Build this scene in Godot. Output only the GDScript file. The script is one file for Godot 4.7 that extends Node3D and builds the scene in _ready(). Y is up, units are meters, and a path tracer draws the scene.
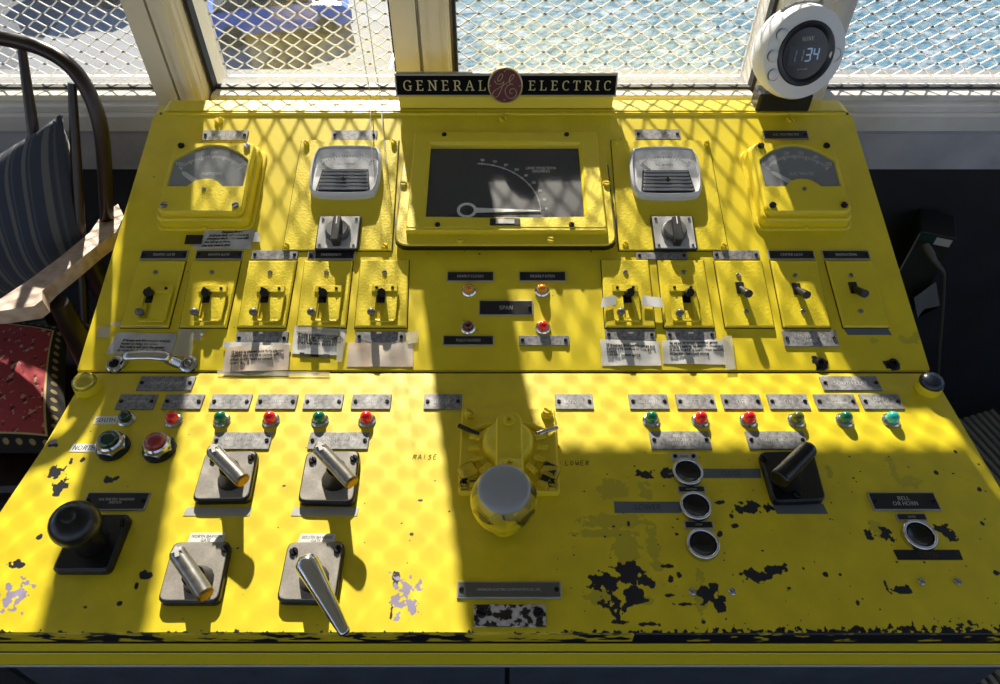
extends Node3D
# A yellow control desk under the windows of a control house. Units are metres.
const H := 0.85            # height of the desk top
const TILT := 0.26704      # tilt of the upper panel
var FU: Transform3D        # frame of the upper panel: x right, y out of the panel, z down the slope
var FD: Transform3D        # frame of the desk top: x right, y up, z towards the operator
var con: Node3D
var M := {}
var rng := RandomNumberGenerator.new()

# ---------------------------------------------------------------- shape helpers
class Shape:
	var st := SurfaceTool.new()
	var xf := Transform3D.IDENTITY
	func _init():
		st.begin(Mesh.PRIMITIVE_TRIANGLES)
		st.set_smooth_group(-1)
	func smooth(g: int): st.set_smooth_group(g)
	func tri(a: Vector3, b: Vector3, c: Vector3):       # counter-clockwise seen from outside
		st.add_vertex(xf * a); st.add_vertex(xf * c); st.add_vertex(xf * b)
	func quad(a, b, c, d):
		tri(a, b, c); tri(a, c, d)
	func done() -> ArrayMesh:
		st.generate_normals()
		return st.commit()
	# upright prism over a polygon of (x, z), its top edge chamfered
	func slab(poly: PackedVector2Array, y0: float, y1: float, bev := 0.0, bottom := true):
		var p := PackedVector2Array(poly)
		var area := 0.0
		for i in p.size():
			area += p[i].cross(p[(i + 1) % p.size()])
		if area > 0: p.reverse()
		var n := p.size()
		var q := PackedVector2Array()
		for i in n:
			var d1: Vector2 = (p[i] - p[(i + n - 1) % n]).normalized()
			var d2: Vector2 = (p[(i + 1) % n] - p[i]).normalized()
			var n1 := Vector2(d1.y, -d1.x); var n2 := Vector2(d2.y, -d2.x)
			var k := (n1 + n2)
			k = k / max(0.35, k.length_squared() / 2.0)
			q.append(p[i] + k * bev)
		var ym := y1 - bev
		for i in n:
			var j := (i + 1) % n
			quad(V(p[i], y0), V(p[j], y0), V(p[j], ym), V(p[i], ym))
			if bev > 0: quad(V(p[i], ym), V(p[j], ym), V(q[j], y1), V(q[i], y1))
		var t := Geometry2D.triangulate_polygon(q)
		for k2 in range(0, t.size(), 3):
			_flat(V(q[t[k2]], y1), V(q[t[k2 + 1]], y1), V(q[t[k2 + 2]], y1), 1)
			if bottom: _flat(V(p[t[k2]], y0), V(p[t[k2 + 1]], y0), V(p[t[k2 + 2]], y0), -1)
	func V(p: Vector2, y: float) -> Vector3: return Vector3(p.x, y, p.y)
	func _flat(a: Vector3, b: Vector3, c: Vector3, s: int):
		if (b - a).cross(c - a).y * s >= 0: tri(a, b, c)
		else: tri(a, c, b)
	func box(c: Vector3, s: Vector3, bev := 0.0):
		var h := s / 2
		slab(PackedVector2Array([Vector2(c.x - h.x, c.z - h.z), Vector2(c.x + h.x, c.z - h.z), Vector2(c.x + h.x, c.z + h.z), Vector2(c.x - h.x, c.z + h.z)]), c.y - h.y, c.y + h.y, bev)
	# flat plate with one hole; both outlines are star-shaped about the centre c
	func ring(outer: PackedVector2Array, inner: PackedVector2Array, c: Vector2, y0: float, y1: float, bev := 0.0, lip := 0.0):
		var ang := []
		for k in 64: ang.append(TAU * k / 64 - PI)
		for v in outer: ang.append((v - c).angle())
		for v in inner: ang.append((v - c).angle())
		ang.sort()
		var o := []; var ii := []; var last := -9.0
		for a in ang:
			if a - last < 0.004: continue
			last = a
			o.append(hit(outer, c, a)); ii.append(hit(inner, c, a))
		var n := o.size()
		for i in n:
			var j := (i + 1) % n
			var oi: Vector2 = o[i]; var oj: Vector2 = o[j]; var pi_: Vector2 = ii[i]; var pj: Vector2 = ii[j]
			var ti := oi + (c - oi).normalized() * bev; var tj := oj + (c - oj).normalized() * bev
			quad(V(oj, y0), V(oi, y0), V(oi, y1 - bev), V(oj, y1 - bev))
			if bev > 0: quad(V(oj, y1 - bev), V(oi, y1 - bev), V(ti, y1), V(tj, y1))
			var ui := pi_ + (pi_ - c).normalized() * lip; var uj := pj + (pj - c).normalized() * lip
			quad(V(tj, y1), V(ti, y1), V(ui, y1), V(uj, y1))
			if lip > 0: quad(V(uj, y1), V(ui, y1), V(pi_, y1 - lip), V(pj, y1 - lip))
			quad(V(pj, y1 - lip), V(pi_, y1 - lip), V(pi_, y0), V(pj, y0))
	static func hit(poly: PackedVector2Array, c: Vector2, a: float) -> Vector2:
		var d := Vector2.from_angle(a); var best := 1e9
		for i in poly.size():
			var p := poly[i] - c; var e := poly[(i + 1) % poly.size()] - poly[i]
			var den := d.cross(e)
			if absf(den) < 1e-12: continue
			var t := p.cross(e) / den; var u := p.cross(d) / den
			if t > 1e-6 and u >= -1e-4 and u <= 1.0001: best = minf(best, t)
		return c + d * best
	# turned body: profile of (radius, height) from bottom to top, about the y axis
	func lathe(prof: Array, segs := 20, hard := false):
		var g := rg
		for i in prof.size() - 1:
			var a: Vector2 = prof[i]; var b: Vector2 = prof[i + 1]
			if a.is_equal_approx(b):
				g += 1; continue
			st.set_smooth_group(g)
			if hard: g += 1
			for k in segs:
				var t0 := TAU * k / segs; var t1 := TAU * (k + 1) / segs
				var p0 := Vector3(cos(t0) * a.x, a.y, sin(t0) * a.x); var p1 := Vector3(cos(t1) * a.x, a.y, sin(t1) * a.x)
				var q0 := Vector3(cos(t0) * b.x, b.y, sin(t0) * b.x); var q1 := Vector3(cos(t1) * b.x, b.y, sin(t1) * b.x)
				if a.x > 1e-6: tri(p0, q1, p1) if b.x > 1e-6 else tri(p0, q0, p1)
				if b.x > 1e-6: tri(p0, q0, q1)
		rg = g + 1
		st.set_smooth_group(-1)
	var rg := 1
	# swept round or oval bar along points; r is a radius or an array of (across, up) radii
	func tube(pts: Array, r, segs := 8, caps := true):
		var n := pts.size()
		var rings := []
		var nrm := Vector3.ZERO
		for i in n:
			var t: Vector3 = (pts[min(i + 1, n - 1)] - pts[max(i - 1, 0)]).normalized()
			if i == 0:
				var u := Vector3.UP if absf(t.y) < 0.9 else Vector3.FORWARD
				nrm = (u - t * u.dot(t)).normalized()
			else:
				nrm = (nrm - t * nrm.dot(t)).normalized()
			var bn := t.cross(nrm)
			var rr = r[i] if r is Array else r
			var ra: float = rr.x if rr is Vector2 else rr
			var rb: float = rr.y if rr is Vector2 else rr
			var ringp := []
			for k in segs:
				var a := TAU * k / segs
				ringp.append(pts[i] + bn * cos(a) * ra + nrm * sin(a) * rb)
			rings.append(ringp)
		st.set_smooth_group(rg); rg += 1
		for i in n - 1:
			for k in segs:
				var m := (k + 1) % segs
				quad(rings[i][m], rings[i][k], rings[i + 1][k], rings[i + 1][m])
		st.set_smooth_group(-1)
		if caps:
			for k in range(1, segs - 1):
				tri(rings[0][0], rings[0][k], rings[0][k + 1])
				tri(rings[n - 1][0], rings[n - 1][k + 1], rings[n - 1][k])

func board(top: Array, thick: float) -> ArrayMesh:
	var s := Shape.new(); var flat := PackedVector2Array()
	for v in top: flat.append(Vector2(v.x, v.z))
	var t := Geometry2D.triangulate_polygon(flat); var dn := Vector3(0, -thick, 0)
	for k in range(0, t.size(), 3):
		s._flat(top[t[k]], top[t[k + 1]], top[t[k + 2]], 1); s._flat(top[t[k]] + dn, top[t[k + 1]] + dn, top[t[k + 2]] + dn, -1)
	for i in top.size():
		var a: Vector3 = top[i]; var b: Vector3 = top[(i + 1) % top.size()]
		s.quad(a, a + dn, b + dn, b) if not Geometry2D.is_polygon_clockwise(flat) else s.quad(b, b + dn, a + dn, a)
	return s.done()

func rrect(w: float, d: float, r: float, cx := 0.0, cz := 0.0, n := 4) -> PackedVector2Array:
	var p := PackedVector2Array()
	for q in 4:
		var c := Vector2(cx + (w / 2 - r) * [1, -1, -1, 1][q], cz + (d / 2 - r) * [1, 1, -1, -1][q])
		for k in n + 1:
			p.append(c + Vector2.from_angle(PI / 2 * q + PI / 2 * k / n) * r)
	return p

func curve(pts: Array, per := 6) -> Array:             # smooth line through the points
	var out := []
	for i in pts.size() - 1:
		var a = pts[max(i - 1, 0)]; var b = pts[i]; var c = pts[i + 1]; var d = pts[min(i + 2, pts.size() - 1)]
		for k in per:
			out.append(b.cubic_interpolate(c, a, d, float(k) / per))
	out.append(pts[-1])
	return out

# ---------------------------------------------------------------- node helpers
var taken := {}
func numbered(called: String, parent: Node) -> String:   # chair, chair_001, chair_002 ...
	var key := "%d/%s" % [parent.get_instance_id(), called]
	var n: int = taken.get(key, 0)
	taken[key] = n + 1
	return called if n == 0 else "%s_%03d" % [called, n]
func piece(called: String, m: Mesh, material: Material, parent: Node = self, xf := Transform3D.IDENTITY, label := "") -> MeshInstance3D:
	var o := MeshInstance3D.new()
	o.name = numbered(called, parent); o.mesh = m; o.material_override = material; o.transform = xf
	if label != "": o.set_meta("label", label)
	parent.add_child(o, true)
	return o
func thing(called: String, label: String, category: String, at := Vector3.ZERO, group := "") -> Node3D:
	var o := Node3D.new()
	o.name = numbered(called, self); o.position = at
	add_child(o, true); tag(o, label, category, group)
	return o
func tag(o: Node, label: String, category: String, group := ""):
	o.set_meta("label", label); o.set_meta("category", category)
	if group != "": o.set_meta("group", group)
func struct(called: String, m: Mesh, material: Material, xf := Transform3D.IDENTITY) -> MeshInstance3D:
	var o := piece(called, m, material, self, xf)
	o.set_meta("kind", "structure")
	return o
func at(f: Transform3D, p: Vector2, h := 0.0, turn := 0.0) -> Transform3D:
	return f * Transform3D(Basis(Vector3.UP, turn), Vector3(p.x, h, p.y))
func boxm(s: Vector3, bev := 0.0) -> ArrayMesh:
	var b := Shape.new(); b.box(Vector3.ZERO, s, bev); return b.done()
func mat(c: Color, rough := 0.5, metal := 0.0, spec := 0.5) -> StandardMaterial3D:
	var m := StandardMaterial3D.new()
	m.albedo_color = c; m.roughness = rough; m.metallic = metal; m.metallic_specular = spec
	return m
func noise_tex(freq: float, ramp: Array, size := 256, seed_ := 1, normal := false, bump := 4.0, kind := FastNoiseLite.TYPE_SIMPLEX_SMOOTH) -> NoiseTexture2D:
	var t := NoiseTexture2D.new(); var n := FastNoiseLite.new()
	n.seed = seed_; n.frequency = freq; n.noise_type = kind; n.fractal_octaves = 4
	t.noise = n; t.width = size; t.height = size; t.seamless = true
	if normal:
		t.as_normal_map = true; t.bump_strength = bump
	else:
		var g := Gradient.new(); var o := PackedFloat32Array(); var c := PackedColorArray()
		for e in ramp:
			o.append(e[0]); c.append(e[1])
		g.offsets = o; g.colors = c; t.color_ramp = g
	return t
func tri_mat(tex, scale_: float, rough := 0.6, metal := 0.0, nrm = null, nscale := 1.0) -> StandardMaterial3D:
	var m := mat(Color.WHITE, rough, metal)
	if tex: m.albedo_texture = tex
	m.uv1_triplanar = true; m.uv1_scale = Vector3.ONE * scale_
	if nrm:
		m.normal_enabled = true; m.normal_texture = nrm; m.normal_scale = nscale
	return m

# raised lettering, lying on a panel (reads from the +z side) or standing (reads from +z)
var fonts := {}
func lettering(txt: String, width: float, height: float, material: Material, parent: Node, xf: Transform3D, lying := true, family := "Droid Sans", left := false, thick := 0.0004):
	if not fonts.has(family):
		var sf := SystemFont.new(); sf.font_names = PackedStringArray([family]); fonts[family] = sf
	var t := TextMesh.new()
	t.font = fonts[family]; t.font_size = 16; t.pixel_size = 0.01; t.depth = 0.02; t.curve_step = 4.0 if height < 0.02 else 1.0
	t.text = txt; t.line_spacing = -3.0
	t.horizontal_alignment = HORIZONTAL_ALIGNMENT_LEFT if left else HORIZONTAL_ALIGNMENT_CENTER
	var bb := t.get_aabb()
	if bb.size.x < 1e-4: return
	var s := minf(width / bb.size.x, height / bb.size.y) if not left else 0.0
	var sx := s; var sy := s
	if left:
		sx = width / bb.size.x; sy = height / 0.16
	var b := Basis(Vector3.RIGHT, -PI / 2) if lying else Basis.IDENTITY
	b = b * Basis.from_scale(Vector3(sx, sy, thick / 0.02))
	var mid := bb.get_center()
	piece("lettering", t, material, parent, xf * Transform3D(b, b * -Vector3(mid.x, mid.y, 0)))

func strokes(lines: Array, r: float, material: Material, parent: Node, xf: Transform3D, called := "lettering", segs := 6):
	var s := Shape.new()
	for l in lines:
		var p := []
		for v in l: p.append(Vector3(v.x, 0, v.y))
		s.tube(curve(p, 4) if l.size() > 2 else p, r, segs)
	piece(called, s.done(), material, parent, xf)

# ---------------------------------------------------------------- small hardware
var screw_mesh := {}
func screw(parent: Node, xf: Transform3D, r: float, material: Material, turn := 0.5, tall := 0.0015):
	var key := "%.4f" % r
	if not screw_mesh.has(key):
		var s := Shape.new()
		s.lathe([Vector2(r, 0), Vector2(r, 0.0006), Vector2(0, 0.0006)], 14, true)
		for side in [-1, 1]:                            # the two half heads leave the slot open
			var p := PackedVector2Array()
			for k in 9:
				var a := -PI / 2 + PI * k / 8
				p.append(Vector2(maxf(cos(a) * r, r * 0.16) * side, sin(a) * r))
			s.slab(p, 0.0005, tall + r * 0.18, r * 0.2)
		screw_mesh[key] = s.done()
	piece("screw", screw_mesh[key], material, parent, xf * Transform3D(Basis(Vector3.UP, turn), Vector3.ZERO))

# engraved plate r = [x, z, width, depth]; style dark, metal, bright
func plate(f: Transform3D, r: Array, style: String, txt := "", label := "", screws := true, lift := 0.0, turn := 0.0):
	var face: Material = M["plate_" + style]
	var s := Shape.new()
	s.slab(rrect(r[2], r[3], 0.0008, 0, 0, 2), 0, 0.0022, 0.0005)
	var x := at(f, Vector2(r[0], r[1]), lift, turn)
	var framed := style in ["dark", "slate"]
	var o := piece("nameplate", s.done(), M.plate_edge if framed else face, con, x, label)
	if framed:
		var q := Shape.new(); q.slab(rrect(r[2] - 0.003, r[3] - 0.003, 0.0005, 0, 0, 2), 0.0018, 0.0025, 0.0002)
		piece("face", q.done(), face, o)
	if screws:
		for k in [-1, 1]:
			screw(o, Transform3D(Basis.IDENTITY, Vector3(k * (r[2] / 2 - (0.005 if style != "corroded" else 0.008)), 0.0022, -r[3] * (0.0 if style != "corroded" else 0.1))), minf(0.0026 if style != "corroded" else 0.006, r[3] * 0.25), M.dark_steel, rng.randf() * 3)
	if txt != "":
		lettering(txt, (r[2] - 0.016) * 0.72, r[3] * (0.5 if txt.count("\n") == 1 else (0.62 if txt.count("\n") > 1 else 0.25)), M.ink_plate if style != "bright" else M.ink_grey, o, Transform3D(Basis.IDENTITY, Vector3(0, 0.0025 if framed else 0.0022, 0)))
	return o

func lamp(f: Transform3D, p: Vector2, lens: String, label: String, r := 0.0085, tall := 0.017):
	var s := Shape.new()
	s.lathe([Vector2(r * 1.42, 0), Vector2(r * 1.42, 0.002), Vector2(r * 1.2, 0.004), Vector2(r * 1.02, 0.0045), Vector2(r * 1.02, 0.002), Vector2(0, 0.002)], 20, true)
	var o := piece("indicator_lamp", s.done(), M.chrome, con, at(f, p), label)
	var d := Shape.new(); var pr := [Vector2(r * 0.98, 0.002), Vector2(r, tall - r)]
	for k in range(1, 7): pr.append(Vector2(cos(PI / 2 * k / 6) * r, tall - r + sin(PI / 2 * k / 6) * r))
	d.lathe(pr, 20)
	piece("lens", d.done(), M[lens], o)

func push_button(f: Transform3D, p: Vector2, label: String, r := 0.0195):
	var s := Shape.new()
	var pr := [Vector2(r, 0), Vector2(r, 0.005)]
	for k in range(1, 6): pr.append(Vector2(r * 0.885 + cos(PI * k / 6) * r * 0.115, 0.005 + sin(PI * k / 6) * 0.0035))
	pr.append_array([Vector2(r * 0.77, 0.005), Vector2(r * 0.77, 0)])
	s.lathe(pr, 32)
	var o := piece("push_button", s.done(), M.chrome, con, at(f, p), label)
	var b := Shape.new()
	b.lathe([Vector2(r * 0.77, 0.0), Vector2(r * 0.77, 0.0042), Vector2(r * 0.7, 0.005), Vector2(r * 0.6, 0.0036), Vector2(0, 0.002)], 28)
	piece("button_cap", b.done(), M.black_gloss, o)

func bakelite_base(f: Transform3D, quad_: Array, material: Material, h := 0.012) -> PackedVector2Array:
	var p := PackedVector2Array(quad_)
	var out := PackedVector2Array()
	for i in p.size():                                   # round the corners
		var a: Vector2 = p[(i + p.size() - 1) % p.size()]; var b: Vector2 = p[i]; var c: Vector2 = p[(i + 1) % p.size()]
		for k in 4:
			var t := float(k) / 3
			var q0 := b + (a - b).normalized() * 0.008; var q1 := b + (c - b).normalized() * 0.008
			out.append(q0.lerp(b, t).lerp(b.lerp(q1, t), t))
	return out

# control switch: square base in the desk, a shaft and a bar handle from a to b (panel x, height, z)
func handle_switch(base_quad: Array, a: Vector3, b: Vector3, ra: Vector2, rb: Vector2, base_mat: Material, grip: Material, end_mat: Material, label: String, screws: Array, long := false):
	var c := Vector2.ZERO
	for v in base_quad: c += v / 4.0
	var loc := []
	for v in base_quad: loc.append(v - c)
	var s := Shape.new()
	s.slab(bakelite_base(FD, loc, base_mat), 0, 0.0105, 0.002)
	var o := piece("control_switch", s.done(), M.bakelite, con, at(FD, c), label)
	if base_mat != M.bakelite:
		var inner := []
		for v in loc: inner.append(v * 0.95)
		var fs := Shape.new(); fs.slab(bakelite_base(FD, inner, base_mat), 0.009, 0.0115, 0.0006)
		piece("face_plate", fs.done(), base_mat, o)
	var la := a - Vector3(c.x, 0, c.y); var lb := b - Vector3(c.x, 0, c.y)
	var hub := la if long else la.lerp(lb, 0.5)
	var sh := Shape.new()
	var foot := Vector3(hub.x * 0.5, 0.01, hub.z * 0.5)
	sh.tube([foot, foot.lerp(hub, 0.35), hub + Vector3(0, -0.004, 0)], [0.017, 0.0125, 0.0115], 14)
	piece("shaft", sh.done(), M.black_satin, o)
	var g := Shape.new()
	var d := (lb - la)
	var pts := []; var rr := []
	var dn := d.normalized()
	for k in 5:
		var t := float(k) / 5
		pts.append(la - dn * ra.x * cos(t * PI / 2)); rr.append(ra * sin(t * PI / 2) + Vector2(0.0004, 0.0004))
	for k in 6:
		pts.append(la.lerp(lb, k / 5.0)); rr.append(ra.lerp(rb, k / 5.0))
	g.tube(pts, rr, 14)
	piece("handle", g.done(), grip, o)
	var e := Shape.new()
	e.tube([lb - dn * 0.0005, lb + dn * 0.0022, lb + dn * 0.003], [rb * 1.001, rb * 0.96, rb * 0.8], 14)
	piece("handle_end", e.done(), end_mat, o)
	if not long and end_mat == M.brass:
		var ar := Shape.new()                             # engraved pointer on the rounded end
		ar.slab(PackedVector2Array([Vector2(0, -0.007), Vector2(0.006, 0), Vector2(0.0022, 0), Vector2(0.0022, 0.006), Vector2(-0.0022, 0.006), Vector2(-0.0022, 0), Vector2(-0.006, 0)]), 0, 0.001)
		piece("pointer_mark", ar.done(), M.plate_bright, o, Transform3D(Basis(Vector3.UP, 0.4), la + Vector3(0, ra.y - 0.0004, 0) + dn * 0.001))
	for v in screws:
		screw(o, Transform3D(Basis.IDENTITY, Vector3(v.x - c.x, 0.011, v.y - c.y)), 0.0048, M.dark_steel, 0.6, 0.003)
	return o

func arc_window() -> PackedVector2Array:
	var p := PackedVector2Array()
	p.append(Vector2(-0.0595, 0.02)); p.append(Vector2(-0.06, -0.03))
	for k in range(0, 13):
		var t := float(k) / 12 * 2 - 1
		p.append(Vector2(t * 0.0585, -0.0645 + 0.03 * t * t))
	p.append(Vector2(0.06, -0.03)); p.append(Vector2(0.0595, 0.02))
	for k in range(0, 9):
		var a := PI * k / 8
		p.append(Vector2(cos(a) * 0.0235, 0.02 - sin(a) * 0.0155))
	return p

func arc_meter(p: Vector2, needle_deg: float, unit: String, nums: Array, label: String, screw_mats: Array):
	var x := at(FU, p)
	var fl := Shape.new(); fl.slab(rrect(0.152, 0.162, 0.014, 0, 0.002), 0, 0.004, 0.0015)
	var o := piece("meter", fl.done(), M.yellow, con, x, label)
	var body := Shape.new()
	# tapered case: four walls round the dial, then the face plate with its window
	body.ring(rrect(0.140, 0.152, 0.012, 0, 0.002), rrect(0.126, 0.136, 0.008, 0, 0), Vector2.ZERO, 0.004, 0.022, 0.003)
	body.ring(rrect(0.132, 0.142, 0.012, 0, 0), arc_window(), Vector2(0, -0.012), 0.0215, 0.032, 0.0035, 0.0008)
	piece("case", body.done(), M.yellow, o)
	var dl := Shape.new(); dl.slab(rrect(0.125, 0.135, 0.006), 0.008, 0.027)
	var dial := piece("dial", dl.done(), M.dial_grey, o)
	var marks := Shape.new()
	var pivot := Vector2(0, 0.022)
	for k in 31:
		var a := deg_to_rad(-50 + 100.0 * k / 30)
		var r0 := 0.058 if k % 5 == 0 else 0.061
		var d := Vector2(sin(a), -cos(a) * 1.05)
		var n := Vector2(-d.y, d.x) * (0.0006 if k % 5 else 0.001)
		marks.slab(PackedVector2Array([pivot + d * r0 - n, pivot + d * 0.066 - n, pivot + d * 0.066 + n, pivot + d * r0 + n]), 0.0269, 0.0273)
	piece("scale_marks", marks.done(), M.ink_white, dial)
	for k in nums.size():
		var a := deg_to_rad(-46 + 92.0 * k / (nums.size() - 1))
		lettering(str(nums[k]), 0.012, 0.0065, M.ink_white, dial, Transform3D(Basis.IDENTITY, Vector3(sin(a) * 0.0725, 0.0271, 0.024 - cos(a) * 0.0765)))
	lettering(unit, 0.042, 0.006, M.ink_white, dial, Transform3D(Basis.IDENTITY, Vector3(0.004, 0.0271, -0.009)))
	var ne := Shape.new(); var a2 := deg_to_rad(needle_deg); var dd := Vector2(sin(a2), -cos(a2)); var nn := Vector2(-dd.y, dd.x)
	ne.slab(PackedVector2Array([pivot + dd * 0.018 - nn * 0.0042, pivot + dd * 0.05 - nn * 0.0036, pivot + dd * 0.056, pivot + dd * 0.05 + nn * 0.0036, pivot + dd * 0.018 + nn * 0.0042]), 0.0278, 0.0286)
	piece("needle", ne.done(), M.white_paint, o)
	var gl := Shape.new(); gl.slab(rrect(0.124, 0.106, 0.006, 0, -0.014), 0.0296, 0.0301)
	piece("glass", gl.done(), M.glass_dusty, o)
	var sp := [Vector2(-0.053, -0.062), Vector2(0.053, -0.062), Vector2(-0.055, 0.058), Vector2(0.055, 0.058)]
	for k in 4: screw(o, Transform3D(Basis.IDENTITY, Vector3(sp[k].x, 0.032, sp[k].y)), 0.0052, M[screw_mats[k]], 0.7 * k, 0.003)
	screw(o, Transform3D(Basis.IDENTITY, Vector3(0, 0.032, 0.026)), 0.0032, M.steel, 0.3)
	screw(o, Transform3D(Basis.IDENTITY, Vector3(0.002, 0.004, 0.0785)), 0.0038, M.yellow, 1.2, 0.003)

func square_meter(p: Vector2, label: String, needle_deg: float):
	var x := at(FU, p)
	var s := Shape.new()
	# bulging clear case: a barrel-sided outline, domed in steps
	var outl := PackedVector2Array(); var outl2 := PackedVector2Array()
	for q in 4:
		for k in 9:
			var t := -1.0 + 2.0 * k / 8
			var e := 0.053 + 0.004 * (1 - t * t); var v := 0.0495 * t
			var c := 1.0 - 0.055 * pow(absf(t), 8)
			var pt: Vector2 = [Vector2(e * c, v * 0.93), Vector2(-v * 1.04, e * 0.92 * c), Vector2(-e * c, -v * 0.93), Vector2(v * 1.04, -e * 0.92 * c)][q]
			outl.append(pt); outl2.append(pt * 0.92)
	s.ring(outl, outl2, Vector2.ZERO, 0, 0.017, 0.004, 0.001)
	var o := piece("panel_meter", s.done(), M.clear_case, con, x, label)
	var f := Shape.new(); f.slab(outl2, 0.002, 0.012)
	var dial := piece("dial", f.done(), M.dial_white, o)
	var marks := Shape.new()
	for k in 21:
		var a := deg_to_rad(-48 + 96.0 * k / 20); var d := Vector2(sin(a), -cos(a)); var n := Vector2(-d.y, d.x) * 0.0005
		var c := Vector2(0, 0.022); var r0 := 0.049 if k % 5 == 0 else 0.052
		marks.slab(PackedVector2Array([c + d * r0 - n, c + d * 0.055 - n, c + d * 0.055 + n, c + d * r0 + n]), 0.0119, 0.0122)
	piece("scale_marks", marks.done(), M.ink_grey, dial)
	for k in 5:
		var a := deg_to_rad(-46 + 23.0 * k)
		lettering(str(k * 5), 0.008, 0.0045, M.ink_grey, dial, Transform3D(Basis.IDENTITY, Vector3(sin(a) * 0.058, 0.012, 0.022 - cos(a) * 0.06)))
	lettering("D.C. AMPERES", 0.03, 0.0035, M.ink_grey, dial, Transform3D(Basis.IDENTITY, Vector3(0, 0.012, -0.014)))
	var a3 := deg_to_rad(needle_deg)
	var ne := Shape.new(); ne.tube([Vector3(sin(a3) * 0.022, 0.0128, 0.022 - cos(a3) * 0.022), Vector3(sin(a3) * 0.053, 0.0128, 0.022 - cos(a3) * 0.053)], 0.0006, 6)
	piece("needle", ne.done(), M.black_satin, o)
	var gr := Shape.new()
	gr.slab(PackedVector2Array([Vector2(-0.037, -0.0015), Vector2(0.037, -0.0015), Vector2(0.0435, 0.0445), Vector2(-0.0435, 0.0445)]), 0.011, 0.0145, 0.0008)
	piece("lower_cover", gr.done(), M.black_satin, o)
	for k in 6:
		var w := 0.069 + 0.0022 * k
		var b := Shape.new(); b.slab(rrect(w, 0.0036, 0.0008, 0, 0.0025 + k * 0.0073, 2), 0.0142, 0.0178, 0.0012)
		piece("slat", b.done(), M.slat_grey, o)
	screw(o, Transform3D(Basis.IDENTITY, Vector3(0, 0.0176, 0.0215)), 0.0042, M.black_satin, 0.4, 0.002)
	var gl := Shape.new(); gl.slab(PackedVector2Array([Vector2(-0.047, -0.0425), Vector2(0.047, -0.0425), Vector2(0.05, -0.003), Vector2(-0.05, -0.003)]), 0.0155, 0.016, 0.0003)
	piece("glass", gl.done(), M.glass_dusty, o)

func rotary_switch(p: Vector2, label: String):
	var x := at(FU, p)
	var s := Shape.new(); s.slab(rrect(0.066, 0.064, 0.002, 0, 0, 2), 0.003, 0.008, 0.001)
	var o := piece("rotary_switch", s.done(), M.black_satin, con, x, label)
	var f := Shape.new(); f.slab(rrect(0.062, 0.060, 0.001, 0, 0, 2), 0.008, 0.0092, 0.0004)
	var fp := piece("face_plate", f.done(), M.plate_bright, o)
	var k := Shape.new()
	k.lathe([Vector2(0.0195, 0.009), Vector2(0.0195, 0.013), Vector2(0.0175, 0.014), Vector2(0.017, 0.019), Vector2(0.016, 0.0205), Vector2(0, 0.0205)], 30, true)
	piece("knob", k.done(), M.knob_grey, o)
	var b := Shape.new(); b.slab(rrect(0.0125, 0.045, 0.003, 0.001, 0.006), 0.012, 0.029, 0.0015)
	piece("grip", b.done(), M.knob_dark, o)
	var l := Shape.new(); l.slab(rrect(0.0016, 0.014, 0.0004, 0.001, -0.008, 1), 0.0288, 0.0294)
	piece("pointer_line", l.done(), M.ink_white, o)
	for sx in [-1, 1]:
		for sz in [-1, 1]:
			screw(fp, Transform3D(Basis.IDENTITY, Vector3(sx * 0.026, 0.0092, sz * 0.025)), 0.0022, M.steel, 0.4)
	return o

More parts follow.
